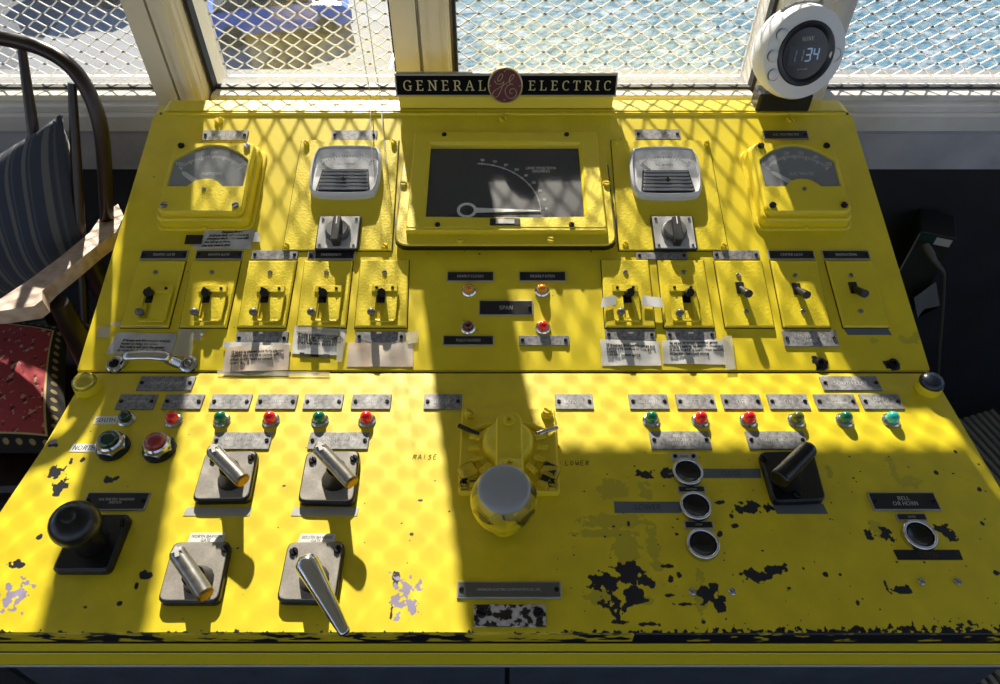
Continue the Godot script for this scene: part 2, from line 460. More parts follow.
# one of the ten switches: raised yellow cover, guard bracket with tab and pin, bat lever
func breaker(q: Array, guard: bool, toggle: Vector2, pin: Vector2, scr: Array, label: String, guard_r := []):
	var c := Vector2.ZERO
	for v in q: c += v / 4.0
	var loc := []
	for v in q: loc.append(v - c)
	var s := Shape.new()
	s.slab(PackedVector2Array(loc), 0, 0.0045, 0.0018)
	var o := piece("toggle_switch", s.done(), M.yellow, con, at(FU, c), label)
	gap_line(loc, o)
	var top := 0.0045
	var t := toggle - c
	var es := Shape.new(); es.slab(rrect(0.0125, 0.026 if guard else 0.02, 0.001, t.x - (0.0 if guard else 0.002), t.y + (0.0015 if guard else -0.006), 2), top - 0.001, top + 0.0012, 0.0004)
	piece("escutcheon", es.done(), M.black_satin, o)
	if guard:
		var g := guard_r
		var gx: float = g[0] - c.x; var gz: float = g[1] - c.y; var w: float = g[2]; var d: float = g[3]
		var b := Shape.new()
		var hh := top + 0.005
		# flat bracket with a slot for the lever, bent down at the top, lip rolled at the bottom
		b.ring(rrect(w, d, 0.004, gx, gz), rrect(0.0135, d * 0.66, 0.002, t.x, gz + d * 0.1), Vector2(t.x, gz + d * 0.1), hh - 0.002, hh, 0.0006)
		b.box(Vector3(gx, (top + hh) / 2, gz - d * 0.36), Vector3(w * 0.9, hh - top - 0.001, d * 0.2), 0.001)
		b.box(Vector3(gx - w * 0.36, (top + hh - 0.002) / 2, gz + d * 0.2), Vector3(w * 0.14, hh - top - 0.002, d * 0.4))
		b.tube([Vector3(gx - w * 0.42, hh - 0.001, gz + d * 0.5), Vector3(gx + w * 0.42, hh - 0.001, gz + d * 0.5)], 0.0018, 8)
		var gp := piece("guard", b.done(), M.yellow, o)
		var tb := Shape.new(); tb.slab(rrect(w * 0.98, d * 0.2, 0.0015, gx, gz - d * 0.4, 2), hh, hh + 0.0022, 0.0006)
		piece("tab", tb.done(), M.yellow, gp)
		for k in [-1, 1]: screw(gp, Transform3D(Basis.IDENTITY, Vector3(gx + k * w * 0.3, hh + 0.0022, gz - d * 0.4)), 0.0022, M.dark_steel, 0.3)
		var pn := Shape.new(); var pl := pin - c
		pn.xf = Transform3D(Basis(Vector3.RIGHT, 0.35), Vector3(pl.x, hh - 0.001, pl.y))
		pn.lathe([Vector2(0.0035, 0), Vector2(0.0035, 0.004), Vector2(0.0056, 0.005), Vector2(0.0056, 0.012), Vector2(0.004, 0.0145), Vector2(0, 0.015)], 14)
		piece("pin", pn.done(), M.pin_grey, o)
	var lv := Shape.new()
	if guard: lv.tube([Vector3(t.x + 0.001, top, t.y - 0.001), Vector3(t.x + 0.002, top + 0.01, t.y + 0.003), Vector3(t.x + 0.003, top + 0.017, t.y + 0.007)], [Vector2(0.0055, 0.006), Vector2(0.006, 0.0065), Vector2(0.0062, 0.0066)], 8)
	else: lv.tube([Vector3(t.x - 0.001, top, t.y - 0.004), Vector3(t.x, top + 0.01, t.y + 0.006), Vector3(t.x + 0.0015, top + 0.019, t.y + 0.016)], [Vector2(0.0048, 0.005), Vector2(0.0056, 0.0058), Vector2(0.0066, 0.0062)], 8)
	piece("lever", lv.done(), M.black_satin, o)
	for v in scr: screw(o, Transform3D(Basis.IDENTITY, Vector3(v.x - c.x, top, v.y - c.y)), 0.0036, M.steel, rng.randf() * 3)

# dark open joint round a raised plate: a thin black packing that shows past its edge
func gap_line(loc: Array, o: Node):
	var big := []
	for v in loc: big.append(v + Vector2(signf(v.x), signf(v.y)) * 0.0012)
	var s := Shape.new(); s.slab(PackedVector2Array(big), 0, 0.0007)
	piece("packing", s.done(), M.black_satin, o)

func paper(q: Array, txt: Array, m: Material, label: String, tapes: Array, lift: float, bow: float, f := FU, tr := [0.1, 0.2, 0.8, 0.5]):
	# q: four corners (top left, top right, bottom right, bottom left) on the panel; sheet slightly bowed, with thickness
	var c := Vector2.ZERO
	for v in q: c += v / 4.0
	var o := thing("paper_note", label, "note", Vector3.ZERO, "paper notes taped to the console")
	o.transform = at(f, c)
	var s := Shape.new(); var nx := 10; var nz := 6
	var pt := func(i: int, j: int, h: float) -> Vector3:
		var u := float(i) / nx; var v := float(j) / nz
		var p: Vector2 = (q[0] as Vector2).lerp(q[1], u).lerp((q[3] as Vector2).lerp(q[2], u), v) - c
		return Vector3(p.x, h + bow * sin(PI * u) * (0.6 + 0.4 * sin(v * 5.0)) + 0.0006 * sin(u * 9.0 + v * 4.0), p.y)
	s.smooth(1)
	for i in nx:
		for j in nz:
			s.quad(pt.call(i, j, lift + 0.0006), pt.call(i, j + 1, lift + 0.0006), pt.call(i + 1, j + 1, lift + 0.0006), pt.call(i + 1, j, lift + 0.0006))
	s.smooth(-1)
	for i in nx:
		for j in [0, nz]:
			s.quad(pt.call(i, j, lift), pt.call(i + 1, j, lift), pt.call(i + 1, j, lift + 0.0006), pt.call(i, j, lift + 0.0006))
	for j in nz:
		for i in [0, nx]:
			s.quad(pt.call(i, j, lift), pt.call(i, j + 1, lift), pt.call(i, j + 1, lift + 0.0006), pt.call(i, j, lift + 0.0006))
	piece("sheet", s.done(), m, o)
	var w: float = ((q[1] as Vector2) - q[0]).length(); var d: float = ((q[3] as Vector2) - q[0]).length()
	var skew: float = (((q[3] as Vector2) - q[0]).x) / d
	if txt.size() > 0:
		var lx := Transform3D(Basis(Vector3(1, 0, ((q[1] as Vector2) - q[0]).normalized().y), Vector3.UP, Vector3(skew, 0, 1)), Vector3(0, lift + 0.0008 + bow * 0.8, 0))
		for k in txt.size():
			var wid: float = w * (tr[2] - tr[0]) * txt[k][1]
			var zz: float = -d / 2 + d * (tr[1] + (tr[3]) * k / maxf(1, txt.size() - 1))
			lettering(txt[k][0], wid, d * 0.125, M.ink_black, o, lx * Transform3D(Basis.IDENTITY, Vector3(-w / 2 + w * tr[0] + (wid / 2 if txt[k].size() < 3 else w * txt[k][2]), 0, zz)), true, "Droid Sans", true, 0.0008)
	for t in tapes:
		var b := Shape.new(); var tp := PackedVector2Array()
		for v in t[0]: tp.append(v - c)
		b.slab(tp, t[2], t[2] + 0.0005)
		piece("tape_strip", b.done(), M[t[1]], o)
	return o

func sticker(f: Transform3D, q: Array, material: Material, label: String, txt := "", ink = null, called := "label_strip", h := 0.0006):
	var c := Vector2.ZERO
	for v in q: c += v / float(q.size())
	var p := PackedVector2Array()
	for v in q: p.append(v - c)
	var s := Shape.new(); s.slab(p, 0, h)
	var o := piece(called, s.done(), material, con, at(f, c), label)
	if txt != "":
		var w: float = ((q[1] as Vector2) - q[0]).length(); var d: float = ((q[3] as Vector2) - q[0]).length()
		var sk: float = (((q[3] as Vector2) - q[0]).x) / d
		lettering(txt, w * (0.42 if material in [M.dymo, M.tape_black] else 0.86), d * (0.5 if material in [M.dymo, M.tape_black] else 0.8), ink if ink else M.ink_black, o, Transform3D(Basis(Vector3.RIGHT, Vector3.UP, Vector3(sk, 0, 1)), Vector3(0, h, 0)))
	return o

# ---------------------------------------------------------------- painted sheet: colour, chips and wear
func chip_texture(w: int, h: int, size: Vector2, origin: Vector2, chips: Array, front_wear: bool) -> ImageTexture:
	var data := PackedByteArray(); data.resize(w * h * 3)
	var n := FastNoiseLite.new(); n.seed = 4; n.frequency = 0.012; n.fractal_octaves = 3
	var e := FastNoiseLite.new(); e.seed = 9; e.frequency = 0.045; e.fractal_octaves = 3
	var base := Color8(228, 205, 34)
	for y in h:
		for x in w:
			var v := 1.0 + 0.05 * n.get_noise_2d(x, y)
			var i := (y * w + x) * 3
			data[i] = int(clampf(base.r8 * v, 0, 255)); data[i + 1] = int(clampf(base.g8 * v, 0, 255)); data[i + 2] = int(clampf(base.b8 * v, 0, 255))
	var px := w / size.x; var pz := h / size.y
	for c in chips:
		var p: Vector2 = c[0]; var cx := (p.x - origin.x) * px; var cz := (p.y - origin.y) * pz
		var rx: float = c[1] * px; var rz: float = c[2] * pz; var col: Color = c[3]; var rough: float = c[4]
		for y in range(max(0, int(cz - rz * 1.8)), min(h, int(cz + rz * 1.8) + 1)):
			for x in range(max(0, int(cx - rx * 1.8)), min(w, int(cx + rx * 1.8) + 1)):
				var d := Vector2((x - cx) / rx, (y - cz) / rz).length()
				if rough < 0: d = maxf(absf((x - cx) / rx), absf((y - cz) / rz))
				if d + e.get_noise_2d(x, y) * absf(rough) * 2.2 < 1.0:
					var i := (y * w + x) * 3
					data[i] = col.r8; data[i + 1] = col.g8; data[i + 2] = col.b8
	if front_wear:
		for y in range(int(h * 0.9), h):
			for x in w:
				var right := clampf((float(x) / w - 0.52) * 3.0, 0, 1)
				var lim := 0.0055 + 0.005 * right + (0.006 + 0.008 * right) * e.get_noise_2d(x * 1.5, y * 1.5) + 0.003 * n.get_noise_2d(x, 0)
				if (h - y) / pz < lim:
					var i := (y * w + x) * 3
					data[i] = 16; data[i + 1] = 15; data[i + 2] = 20
	return ImageTexture.create_from_image(Image.create_from_data(w, h, false, Image.FORMAT_RGB8, data))

func sheet(corners: Array, y: float, size: Vector2, origin: Vector2, drop: float) -> ArrayMesh:
	# flat sheet with folded edges; UVs follow its own x and z
	var st := SurfaceTool.new(); st.begin(Mesh.PRIMITIVE_TRIANGLES); st.set_smooth_group(-1)
	var put := func(p: Vector2, h: float):
		st.set_uv(Vector2((p.x - origin.x) / size.x, (p.y - origin.y) / size.y)); st.add_vertex(Vector3(p.x, h, p.y))
	for t in [[0, 1, 2], [0, 2, 3]]:
		for k in t: put.call(corners[k], y)              # corners run clockwise seen from above
	for i in 4:
		var a: Vector2 = corners[i]; var b: Vector2 = corners[(i + 1) % 4]
		for k in [[a, y], [a, y - drop], [b, y - drop], [a, y], [b, y - drop], [b, y]]: put.call(k[0], k[1])
	st.generate_normals()
	return st.commit()

func materials():
	var peel = noise_tex(0.05, [], 256, 3, true, 2.0)
	M.yellow = tri_mat(null, 14.0, 0.42, 0.0, peel, 0.5); M.yellow.albedo_color = Color8(228, 205, 34)
	M.yellow_worn = tri_mat(noise_tex(0.02, [[0.0, Color8(14, 13, 16)], [0.4, Color8(18, 17, 20)], [0.44, Color8(190, 166, 22)], [1.0, Color8(226, 198, 24)]], 256, 8), 9.0, 0.5); M.yellow_worn.uv1_scale = Vector3(3, 9, 9)
	M.yellow_bare = tri_mat(noise_tex(0.02, [[0.0, Color8(12, 11, 13)], [0.7, Color8(18, 17, 20)], [0.74, Color8(170, 150, 22)], [1.0, Color8(220, 194, 24)]], 256, 18), 9.0, 0.5); M.yellow_bare.uv1_scale = Vector3(4, 9, 9)
	M.peel = peel
	M.plate_dark = mat(Color8(26, 26, 29), 0.38)
	M.plate_slate = mat(Color8(92, 93, 88), 0.45)
	M.plate_edge = mat(Color8(170, 170, 172), 0.4, 0.7)
	var brushed = noise_tex(0.03, [[0.0, Color8(90, 90, 92)], [0.4, Color8(132, 131, 133)], [1.0, Color8(158, 156, 158)]], 256, 12)
	M.plate_metal = tri_mat(brushed, 16.0, 0.6, 0.1)
	M.plate_bright = mat(Color8(190, 188, 186), 0.5)
	M.ink_plate = mat(Color8(196, 194, 188), 0.6)
	M.plate_corroded = tri_mat(noise_tex(0.035, [[0.0, Color8(24, 18, 14)], [0.45, Color8(40, 30, 24)], [0.56, Color8(190, 186, 182)], [1.0, Color8(215, 213, 212)]], 256, 21), 9.0, 0.6)
	M.ink_white = mat(Color8(228, 226, 220), 0.6); M.ink_black = mat(Color8(14, 14, 16), 0.7); M.ink_grey = mat(Color8(70, 70, 74), 0.7)
	M.ink_brown = mat(Color8(96, 66, 12), 0.8)
	M.dark_steel = mat(Color8(38, 36, 38), 0.4, 0.6); M.steel = mat(Color8(150, 148, 146), 0.35, 0.8)
	M.chrome = mat(Color8(205, 206, 210), 0.16, 1.0); M.brass = mat(Color8(150, 112, 40), 0.35, 0.8)
	M.satin_chrome = tri_mat(noise_tex(0.03, [[0.0, Color8(128, 126, 122)], [1.0, Color8(172, 169, 164)]], 256, 15), 12.0, 0.32, 0.85)
	M.cast_grey = tri_mat(noise_tex(0.06, [[0.0, Color8(140, 134, 126)], [1.0, Color8(160, 153, 145)]], 256, 16), 14.0, 0.5)
	M.black_satin = mat(Color8(17, 17, 19), 0.42); M.black_gloss = mat(Color8(10, 10, 12), 0.22)
	M.bakelite = mat(Color8(22, 21, 22), 0.3)
	M.knob_grey = mat(Color8(88, 88, 90), 0.5); M.knob_dark = mat(Color8(40, 40, 43), 0.45)
	M.pin_grey = mat(Color8(112, 110, 112), 0.4, 0.4)
	M.dial_grey = mat(Color8(58, 66, 66), 0.7); M.dial_white = mat(Color8(226, 226, 228), 0.7); M.dial_black = mat(Color8(34, 34, 37), 0.6)
	M.slat_grey = mat(Color8(168, 168, 170), 0.45)
	M.clear_case = mat(Color8(204, 206, 210), 0.2)
	M.white_paint = mat(Color8(222, 222, 218), 0.5)
	M.glass_dusty = mat(Color(0.86, 0.87, 0.9, 0.13), 0.05); M.glass_dusty.transparency = BaseMaterial3D.TRANSPARENCY_ALPHA
	M.glass_dark = mat(Color(0.7, 0.7, 0.74, 0.03), 0.04); M.glass_dark.metallic_specular = 0.15; M.glass_dark.transparency = BaseMaterial3D.TRANSPARENCY_ALPHA
	M.pane = mat(Color(0.9, 0.93, 0.95, 0.06), 0.02); M.pane.transparency = BaseMaterial3D.TRANSPARENCY_ALPHA
	for l in [["red", Color8(240, 22, 30)], ["dark_red", Color8(92, 8, 14)], ["green", Color8(6, 112, 78)], ["dark_green", Color8(6, 52, 30)], ["teal", Color8(52, 190, 178)], ["amber", Color8(214, 140, 12)], ["mixed", Color8(96, 106, 18)]]:
		var m := mat(l[1], 0.15); m.clearcoat_enabled = true; m.clearcoat = 0.6; m.clearcoat_roughness = 0.08
		M["lens_" + l[0]] = m
	M.lens_pilot_red = mat(Color8(150, 14, 18), 0.15); M.lens_pilot_red.clearcoat_enabled = true
	M.knob_cap = mat(Color8(160, 163, 168), 0.22)
	M.knob_yellow = tri_mat(noise_tex(0.02, [[0.0, Color8(14, 13, 14)], [0.38, Color8(20, 19, 20)], [0.42, Color8(214, 186, 22)], [1.0, Color8(228, 200, 22)]], 256, 77), 5.0, 0.35)
	M.mat_rubber = mat(Color8(146, 138, 124), 0.6)
	M.paper = tri_mat(noise_tex(0.02, [[0.0, Color8(196, 192, 186)], [1.0, Color8(232, 230, 226)]], 256, 31), 5.0, 0.75)
	M.paper_grey = tri_mat(noise_tex(0.02, [[0.0, Color8(172, 170, 168)], [1.0, Color8(214, 212, 210)]], 256, 32), 5.0, 0.6)
	M.paper_aged = tri_mat(noise_tex(0.015, [[0.0, Color8(188, 158, 132)], [0.5, Color8(206, 190, 172)], [1.0, Color8(218, 208, 196)]], 256, 33), 5.0, 0.6)
	M.tape_clear = mat(Color(0.86, 0.84, 0.76, 0.45), 0.3); M.tape_clear.transparency = BaseMaterial3D.TRANSPARENCY_ALPHA
	M.tape_black = mat(Color8(20, 20, 22), 0.5); M.tape_white = mat(Color8(206, 206, 202), 0.5)
	M.dymo = mat(Color8(96, 104, 112), 0.5); M.sticker_white = mat(Color8(228, 228, 226), 0.6); M.tape_silver = mat(Color8(176, 176, 174), 0.45, 0.2)
	# house
	M.cream = tri_mat(noise_tex(0.01, [[0.0, Color8(222, 212, 188)], [1.0, Color8(236, 228, 206)]], 256, 41), 1.2, 0.6, 0.0, peel, 0.4)
	M.sill = tri_mat(noise_tex(0.012, [[0.0, Color8(196, 192, 186)], [1.0, Color8(226, 223, 218)]], 256, 42), 1.4, 0.6, 0.0, peel, 0.5)
	M.wall_grey = tri_mat(noise_tex(0.012, [[0.0, Color8(160, 160, 167)], [1.0, Color8(192, 192, 198)]], 256, 43), 1.6, 0.7, 0.0, peel, 0.7)
	M.wall_dark = tri_mat(noise_tex(0.012, [[0.0, Color8(30, 30, 34)], [1.0, Color8(44, 44, 48)]], 256, 44), 1.6, 0.8)
	M.ceiling = tri_mat(noise_tex(0.02, [[0.0, Color8(206, 200, 186)], [1.0, Color8(222, 216, 202)]], 256, 47), 1.0, 0.8)
	M.ledge = tri_mat(noise_tex(0.02, [[0.0, Color8(112, 113, 115)], [1.0, Color8(126, 126, 128)]], 256, 48), 2.0, 0.8)
	M.gasket = mat(Color8(22, 24, 26), 0.6)
	M.mesh_paint = mat(Color8(206, 204, 200), 0.55)
	M.floor = tri_mat(noise_tex(0.02, [[0.0, Color8(34, 32, 32)], [1.0, Color8(54, 50, 48)]], 256, 45), 1.0, 0.7)
	M.rubber = mat(Color8(20, 20, 22), 0.6)
	M.cabinet_blue = tri_mat(noise_tex(0.03, [[0.0, Color8(52, 58, 66)], [1.0, Color8(74, 80, 88)]], 256, 46), 2.0, 0.6)
	M.wood_dark = tri_mat(noise_tex(0.01, [[0.0, Color8(26, 17, 12)], [1.0, Color8(52, 34, 22)]], 256, 51), 3.0, 0.35); M.wood_dark.uv1_scale = Vector3(9, 2, 9)
	M.wood_worn = tri_mat(noise_tex(0.03, [[0.0, Color8(150, 124, 104)], [0.5, Color8(186, 164, 148)], [1.0, Color8(208, 192, 180)]], 256, 52), 4.0, 0.6)

func _ready():
	rng.seed = 11
	var cam := Camera3D.new(); cam.name = "camera"
	cam.fov = 51.13; cam.near = 0.02; cam.far = 400.0
	cam.position = Vector3(-0.005, 1.617, 0.647); cam.rotation_degrees = Vector3(-47.2, 0, 0)
	add_child(cam)
	var we := WorldEnvironment.new(); we.name = "world"
	var env := Environment.new()
	env.background_mode = Environment.BG_SKY
	var sky := Sky.new(); var sm := ProceduralSkyMaterial.new()
	sm.sky_top_color = Color(0.36, 0.5, 0.72); sm.sky_horizon_color = Color(0.92, 0.94, 0.96)
	sm.ground_bottom_color = Color(0.5, 0.55, 0.58); sm.ground_horizon_color = Color(0.8, 0.84, 0.88)
	sm.sun_angle_max = 1.0; sm.energy_multiplier = 1.0
	sky.sky_material = sm; env.sky = sky; env.background_energy_multiplier = 1.7
	env.tonemap_mode = Environment.TONE_MAPPER_LINEAR; env.tonemap_exposure = 0.94
	env.sdfgi_enabled = true; env.ssao_enabled = true; env.ssil_enabled = true
	we.environment = env; add_child(we)
	var sun := DirectionalLight3D.new(); sun.name = "sun"
	sun.light_color = Color(1.0, 0.97, 0.9); sun.light_energy = 4.8; sun.light_angular_distance = 0.9; sun.shadow_enabled = true
	add_child(sun)
	sun.look_at_from_position(Vector3.ZERO, Vector3(0.16, -tan(deg_to_rad(28.7)) * 1.0127, 1.0), Vector3.UP)
	FU = Transform3D(Basis(Vector3.RIGHT, Vector3(0, cos(TILT), sin(TILT)), Vector3(0, -sin(TILT), cos(TILT))), Vector3(0, H, 0))
	FD = Transform3D(Basis.IDENTITY, Vector3(0, H, 0))
	materials()
	room()
	outdoors()
	console_shell()
	upper_instruments()
	desk_instruments()
	lever_controller()
	notes()
	sign_board()
	clock()
	chair()
	right_corner()

# ---------------------------------------------------------------- the room
func room():
	struct("floor", boxm(Vector3(4.2, 0.1, 3.6)), M.floor, Transform3D(Basis.IDENTITY, Vector3(0, -0.05, 1.0)))
	struct("ceiling", boxm(Vector3(4.2, 0.1, 3.6)), M.ceiling, Transform3D(Basis.IDENTITY, Vector3(0, 2.45, 1.0)))
	# front wall: dark plinth, grey band, then the sill; posts between the windows; a head above
	var zf := -0.60
	struct("wall_front", boxm(Vector3(4.2, 0.79, 0.14)), M.wall_dark, Transform3D(Basis.IDENTITY, Vector3(0, 0.395, zf - 0.09)))
	struct("trim_band", boxm(Vector3(4.2, 0.1, 0.08), 0.02), M.wall_grey, Transform3D(Basis.IDENTITY, Vector3(0, 0.838, zf - 0.04)))
	struct("trim_apron", boxm(Vector3(4.2, 0.034, 0.085), 0.004), M.sill, Transform3D(Basis.IDENTITY, Vector3(0, 0.899, zf - 0.0305)))
	struct("trim_stool", boxm(Vector3(4.2, 0.012, 0.073), 0.003), M.sill, Transform3D(Basis.IDENTITY, Vector3(0, 0.9215, zf - 0.0365)))
	struct("wall_head", boxm(Vector3(4.2, 0.6, 0.14)), M.cream, Transform3D(Basis.IDENTITY, Vector3(0, 2.12, zf - 0.09)))
	# window openings: x from, to
	var wins := [[-1.95, -0.652], [-0.556, -0.197], [-0.088, 0.480], [0.613, 1.95]]
	var posts := [[-2.1, -1.95], [-0.652, -0.556], [-0.197, -0.088], [0.480, 0.613], [1.95, 2.1]]
	for p in posts:
		var w: float = p[1] - p[0]; var cx: float = (p[0] + p[1]) / 2
		var s := Shape.new()
		s.box(Vector3(cx, 1.38, zf - 0.085), Vector3(w, 0.9, 0.07))
		s.box(Vector3(cx - w * 0.02, 1.38, zf - 0.04), Vector3(w * 0.92, 0.9, 0.05), 0)
		s.box(Vector3(cx - w * 0.27, 1.38, zf - 0.012), Vector3(w * 0.4, 0.9, 0.022), 0)
		s.box(Vector3(cx + w * 0.2, 1.38, zf - 0.009), Vector3(w * 0.42, 0.9, 0.02), 0)
		s.box(Vector3(cx + w * 0.22, 1.38, zf - 0.004), Vector3(w * 0.16, 0.9, 0.02), 0)
		struct("trim_post", s.done(), M.cream if cx < 0.3 else M.sill)
	for i in wins.size():
		var a: float = wins[i][0]; var b: float = wins[i][1]; var w := b - a; var cx := (a + b) / 2
		var s := Shape.new()
		s.box(Vector3(cx, 0.931, zf - 0.045), Vector3(w, 0.014, 0.05), 0.002)
		s.box(Vector3(cx, 1.81, zf - 0.045), Vector3(w, 0.03, 0.05))
		var o := struct("window_%d" % (i + 1), s.done(), M.cream if i < 3 else M.sill)
		var g := Shape.new()
		g.box(Vector3(a + 0.001, 1.37, zf - 0.05), Vector3(0.006, 0.87, 0.024))
		g.box(Vector3(b - 0.002, 1.37, zf - 0.05), Vector3(0.006, 0.87, 0.024))
		g.box(Vector3(cx, 0.94, zf - 0.052), Vector3(w, 0.004, 0.012))
		piece("gasket", g.done(), M.gasket, o)
		piece("pane", boxm(Vector3(w - 0.02, 0.86, 0.004)), M.pane, o, Transform3D(Basis.IDENTITY, Vector3(cx, 1.37, zf - 0.052)))
		# expanded metal guard outside the glass
		var lab: String = ["pale diamond mesh guard outside the far left window, behind the wooden chair", "pale diamond mesh guard outside the window between the left post and the middle post", "pale diamond mesh guard outside the window between the middle post and the clock", "pale diamond mesh guard outside the window right of the clock"][i]
		var gd := thing("window_guard", lab, "window guard", Vector3(cx, 0.9, zf - 0.125), "mesh guards outside the front windows")
		var fr := Shape.new()
		fr.box(Vector3(0, 0.02, -0.004), Vector3(w, 0.006, 0.008)); fr.box(Vector3(0, 0.93, -0.004), Vector3(w, 0.01, 0.008))
		for k in [-1, 1]: fr.box(Vector3(k * (w / 2 + 0.003), 0.475, -0.004), Vector3(0.008, 0.91, 0.008))
		piece("frame", fr.done(), M.mesh_paint, gd)
		var me := Shape.new()
		var dw := 0.0415; var dh := 0.0245
		var rows := int(0.9 / dh) * 2
		for r in rows:
			var y0 := 0.025 + r * dh / 2
			var up := 1.0 if r % 2 == 0 else -1.0
			var base := y0 + (0.0 if up > 0 else dh / 2)
			var prev := Vector3(-w / 2, base, 0); var x := -w / 2; var k := 0
			while x < w / 2 - 0.001:
				var nx := x + (dw * 0.1 if k % 2 == 0 else dw * 0.4)
				var lev := (k + 1) / 2
				var ny := base + (dh / 2 * 0.95 if (lev % 2 == 1) else 0.0) * up
				nx = minf(nx, w / 2)
				var q := Vector3(nx, ny, 0)
				strand(me, prev, q, 0.0014, 0.001)
				prev = q; x = nx; k += 1
		var mp := piece("mesh", me.done(), M.mesh_paint, gd)
		mp.set_meta("kind", "stuff")
	# side and back walls with their own windows, out of the picture
	for sd in [-1, 1]:
		var nm: String = "left" if sd < 0 else "right"
		struct("wall_" + nm, boxm(Vector3(0.1, 0.95, 3.5)), M.wall_grey, Transform3D(Basis.IDENTITY, Vector3(sd * 2.1, 0.475, 1.05)))
		struct("wall_%s_head" % nm, boxm(Vector3(0.1, 0.5, 3.5)), M.cream, Transform3D(Basis.IDENTITY, Vector3(sd * 2.1, 2.15, 1.05)))
		for z in [0.4, 1.4]:
			struct("trim_%s_post" % nm, boxm(Vector3(0.1, 0.96, 0.14)), M.cream, Transform3D(Basis.IDENTITY, Vector3(sd * 2.1, 1.425, z)))
	struct("wall_back", boxm(Vector3(4.2, 0.8, 0.1)), M.wall_grey, Transform3D(Basis.IDENTITY, Vector3(0, 0.4, 2.75)))
	struct("wall_back_head", boxm(Vector3(4.2, 0.2, 0.1)), M.cream, Transform3D(Basis.IDENTITY, Vector3(0, 2.3, 2.75)))
	for x in [-2.0, 0.0, 2.0]:
		struct("trim_back_post", boxm(Vector3(0.16, 1.41, 0.1)), M.cream, Transform3D(Basis.IDENTITY, Vector3(x, 1.5, 2.75)))
	# roller blinds half down over the two right-hand windows (above the picture)
	for b in [[-0.08, 0.474, "cream roller blind half lowered over the window left of the clock"], [0.62, 1.945, "wide cream roller blind half lowered over the window right of the clock"]]:
		var w: float = b[1] - b[0]
		var o := thing("roller_blind", b[2], "blind", Vector3((b[0] + b[1]) / 2, 1.79, zf - 0.03), "roller blinds of the right-hand windows")
		var bl: Material = M.sill
		piece("fabric", boxm(Vector3(w, 0.514, 0.003)), bl, o, Transform3D(Basis.IDENTITY, Vector3(0, -0.257, 0.0)))
		piece("bottom_bar", boxm(Vector3(w, 0.016, 0.01), 0.002), bl, o, Transform3D(Basis.IDENTITY, Vector3(0, -0.514, 0.0)))
		var t := Shape.new(); t.tube([Vector3(-w / 2, 0, 0.012), Vector3(w / 2, 0, 0.012)], 0.018, 12)
		piece("roller", t.done(), bl, o)
	# two thin cords hanging in front of the window beside the middle post
	var c1 := Shape.new(); c1.tube(curve([V3(Vector2(-0.2372, 1.2379), -0.53), V3(Vector2(-0.2382, 1.1501), -0.53), V3(Vector2(-0.2361, 1.0512), -0.53), V3(Vector2(-0.228, 0.9942), -0.50), V3(Vector2(-0.2221, -0.4577)), V3(Vector2(-0.2071, -0.3433))]), 0.0007, 5)
	tag(piece("pull_cord", c1.done(), M.sill), "thin grey pull cord dangling onto the square white meter, left of the pair", "cord", "pull cords by the middle post")
	var c2 := Shape.new(); c2.tube(curve([V3(Vector2(-0.2161, 1.2379), -0.53), V3(Vector2(-0.2191, 1.1501), -0.53), V3(Vector2(-0.2191, 1.0512), -0.53), V3(Vector2(-0.2108, 0.9942), -0.50), V3(Vector2(-0.2019, -0.4577)), V3(Vector2(-0.1875, -0.3651))]), 0.0007, 5)
	tag(piece("pull_cord", c2.done(), M.sill), "thin grey pull cord dangling past the square white meter, nearer the middle post", "cord", "pull cords by the middle post")

func V3(p: Vector2, z := -99.0) -> Vector3:
	if z > -50: return Vector3(p.x, p.y, z)
	return FU * Vector3(p.x, 0.02, p.y)

func strand(s: Shape, a: Vector3, b: Vector3, hy: float, hz: float):
	var u := Vector3(0, hy, 0); var v := Vector3(0, 0, hz)
	s.quad(a - u + v, b - u + v, b + u + v, a + u + v)
	s.quad(b - u - v, a - u - v, a + u - v, b + u - v)
	s.quad(a + u + v, b + u + v, b + u - v, a + u - v)
	s.quad(a - u - v, b - u - v, b - u + v, a - u + v)

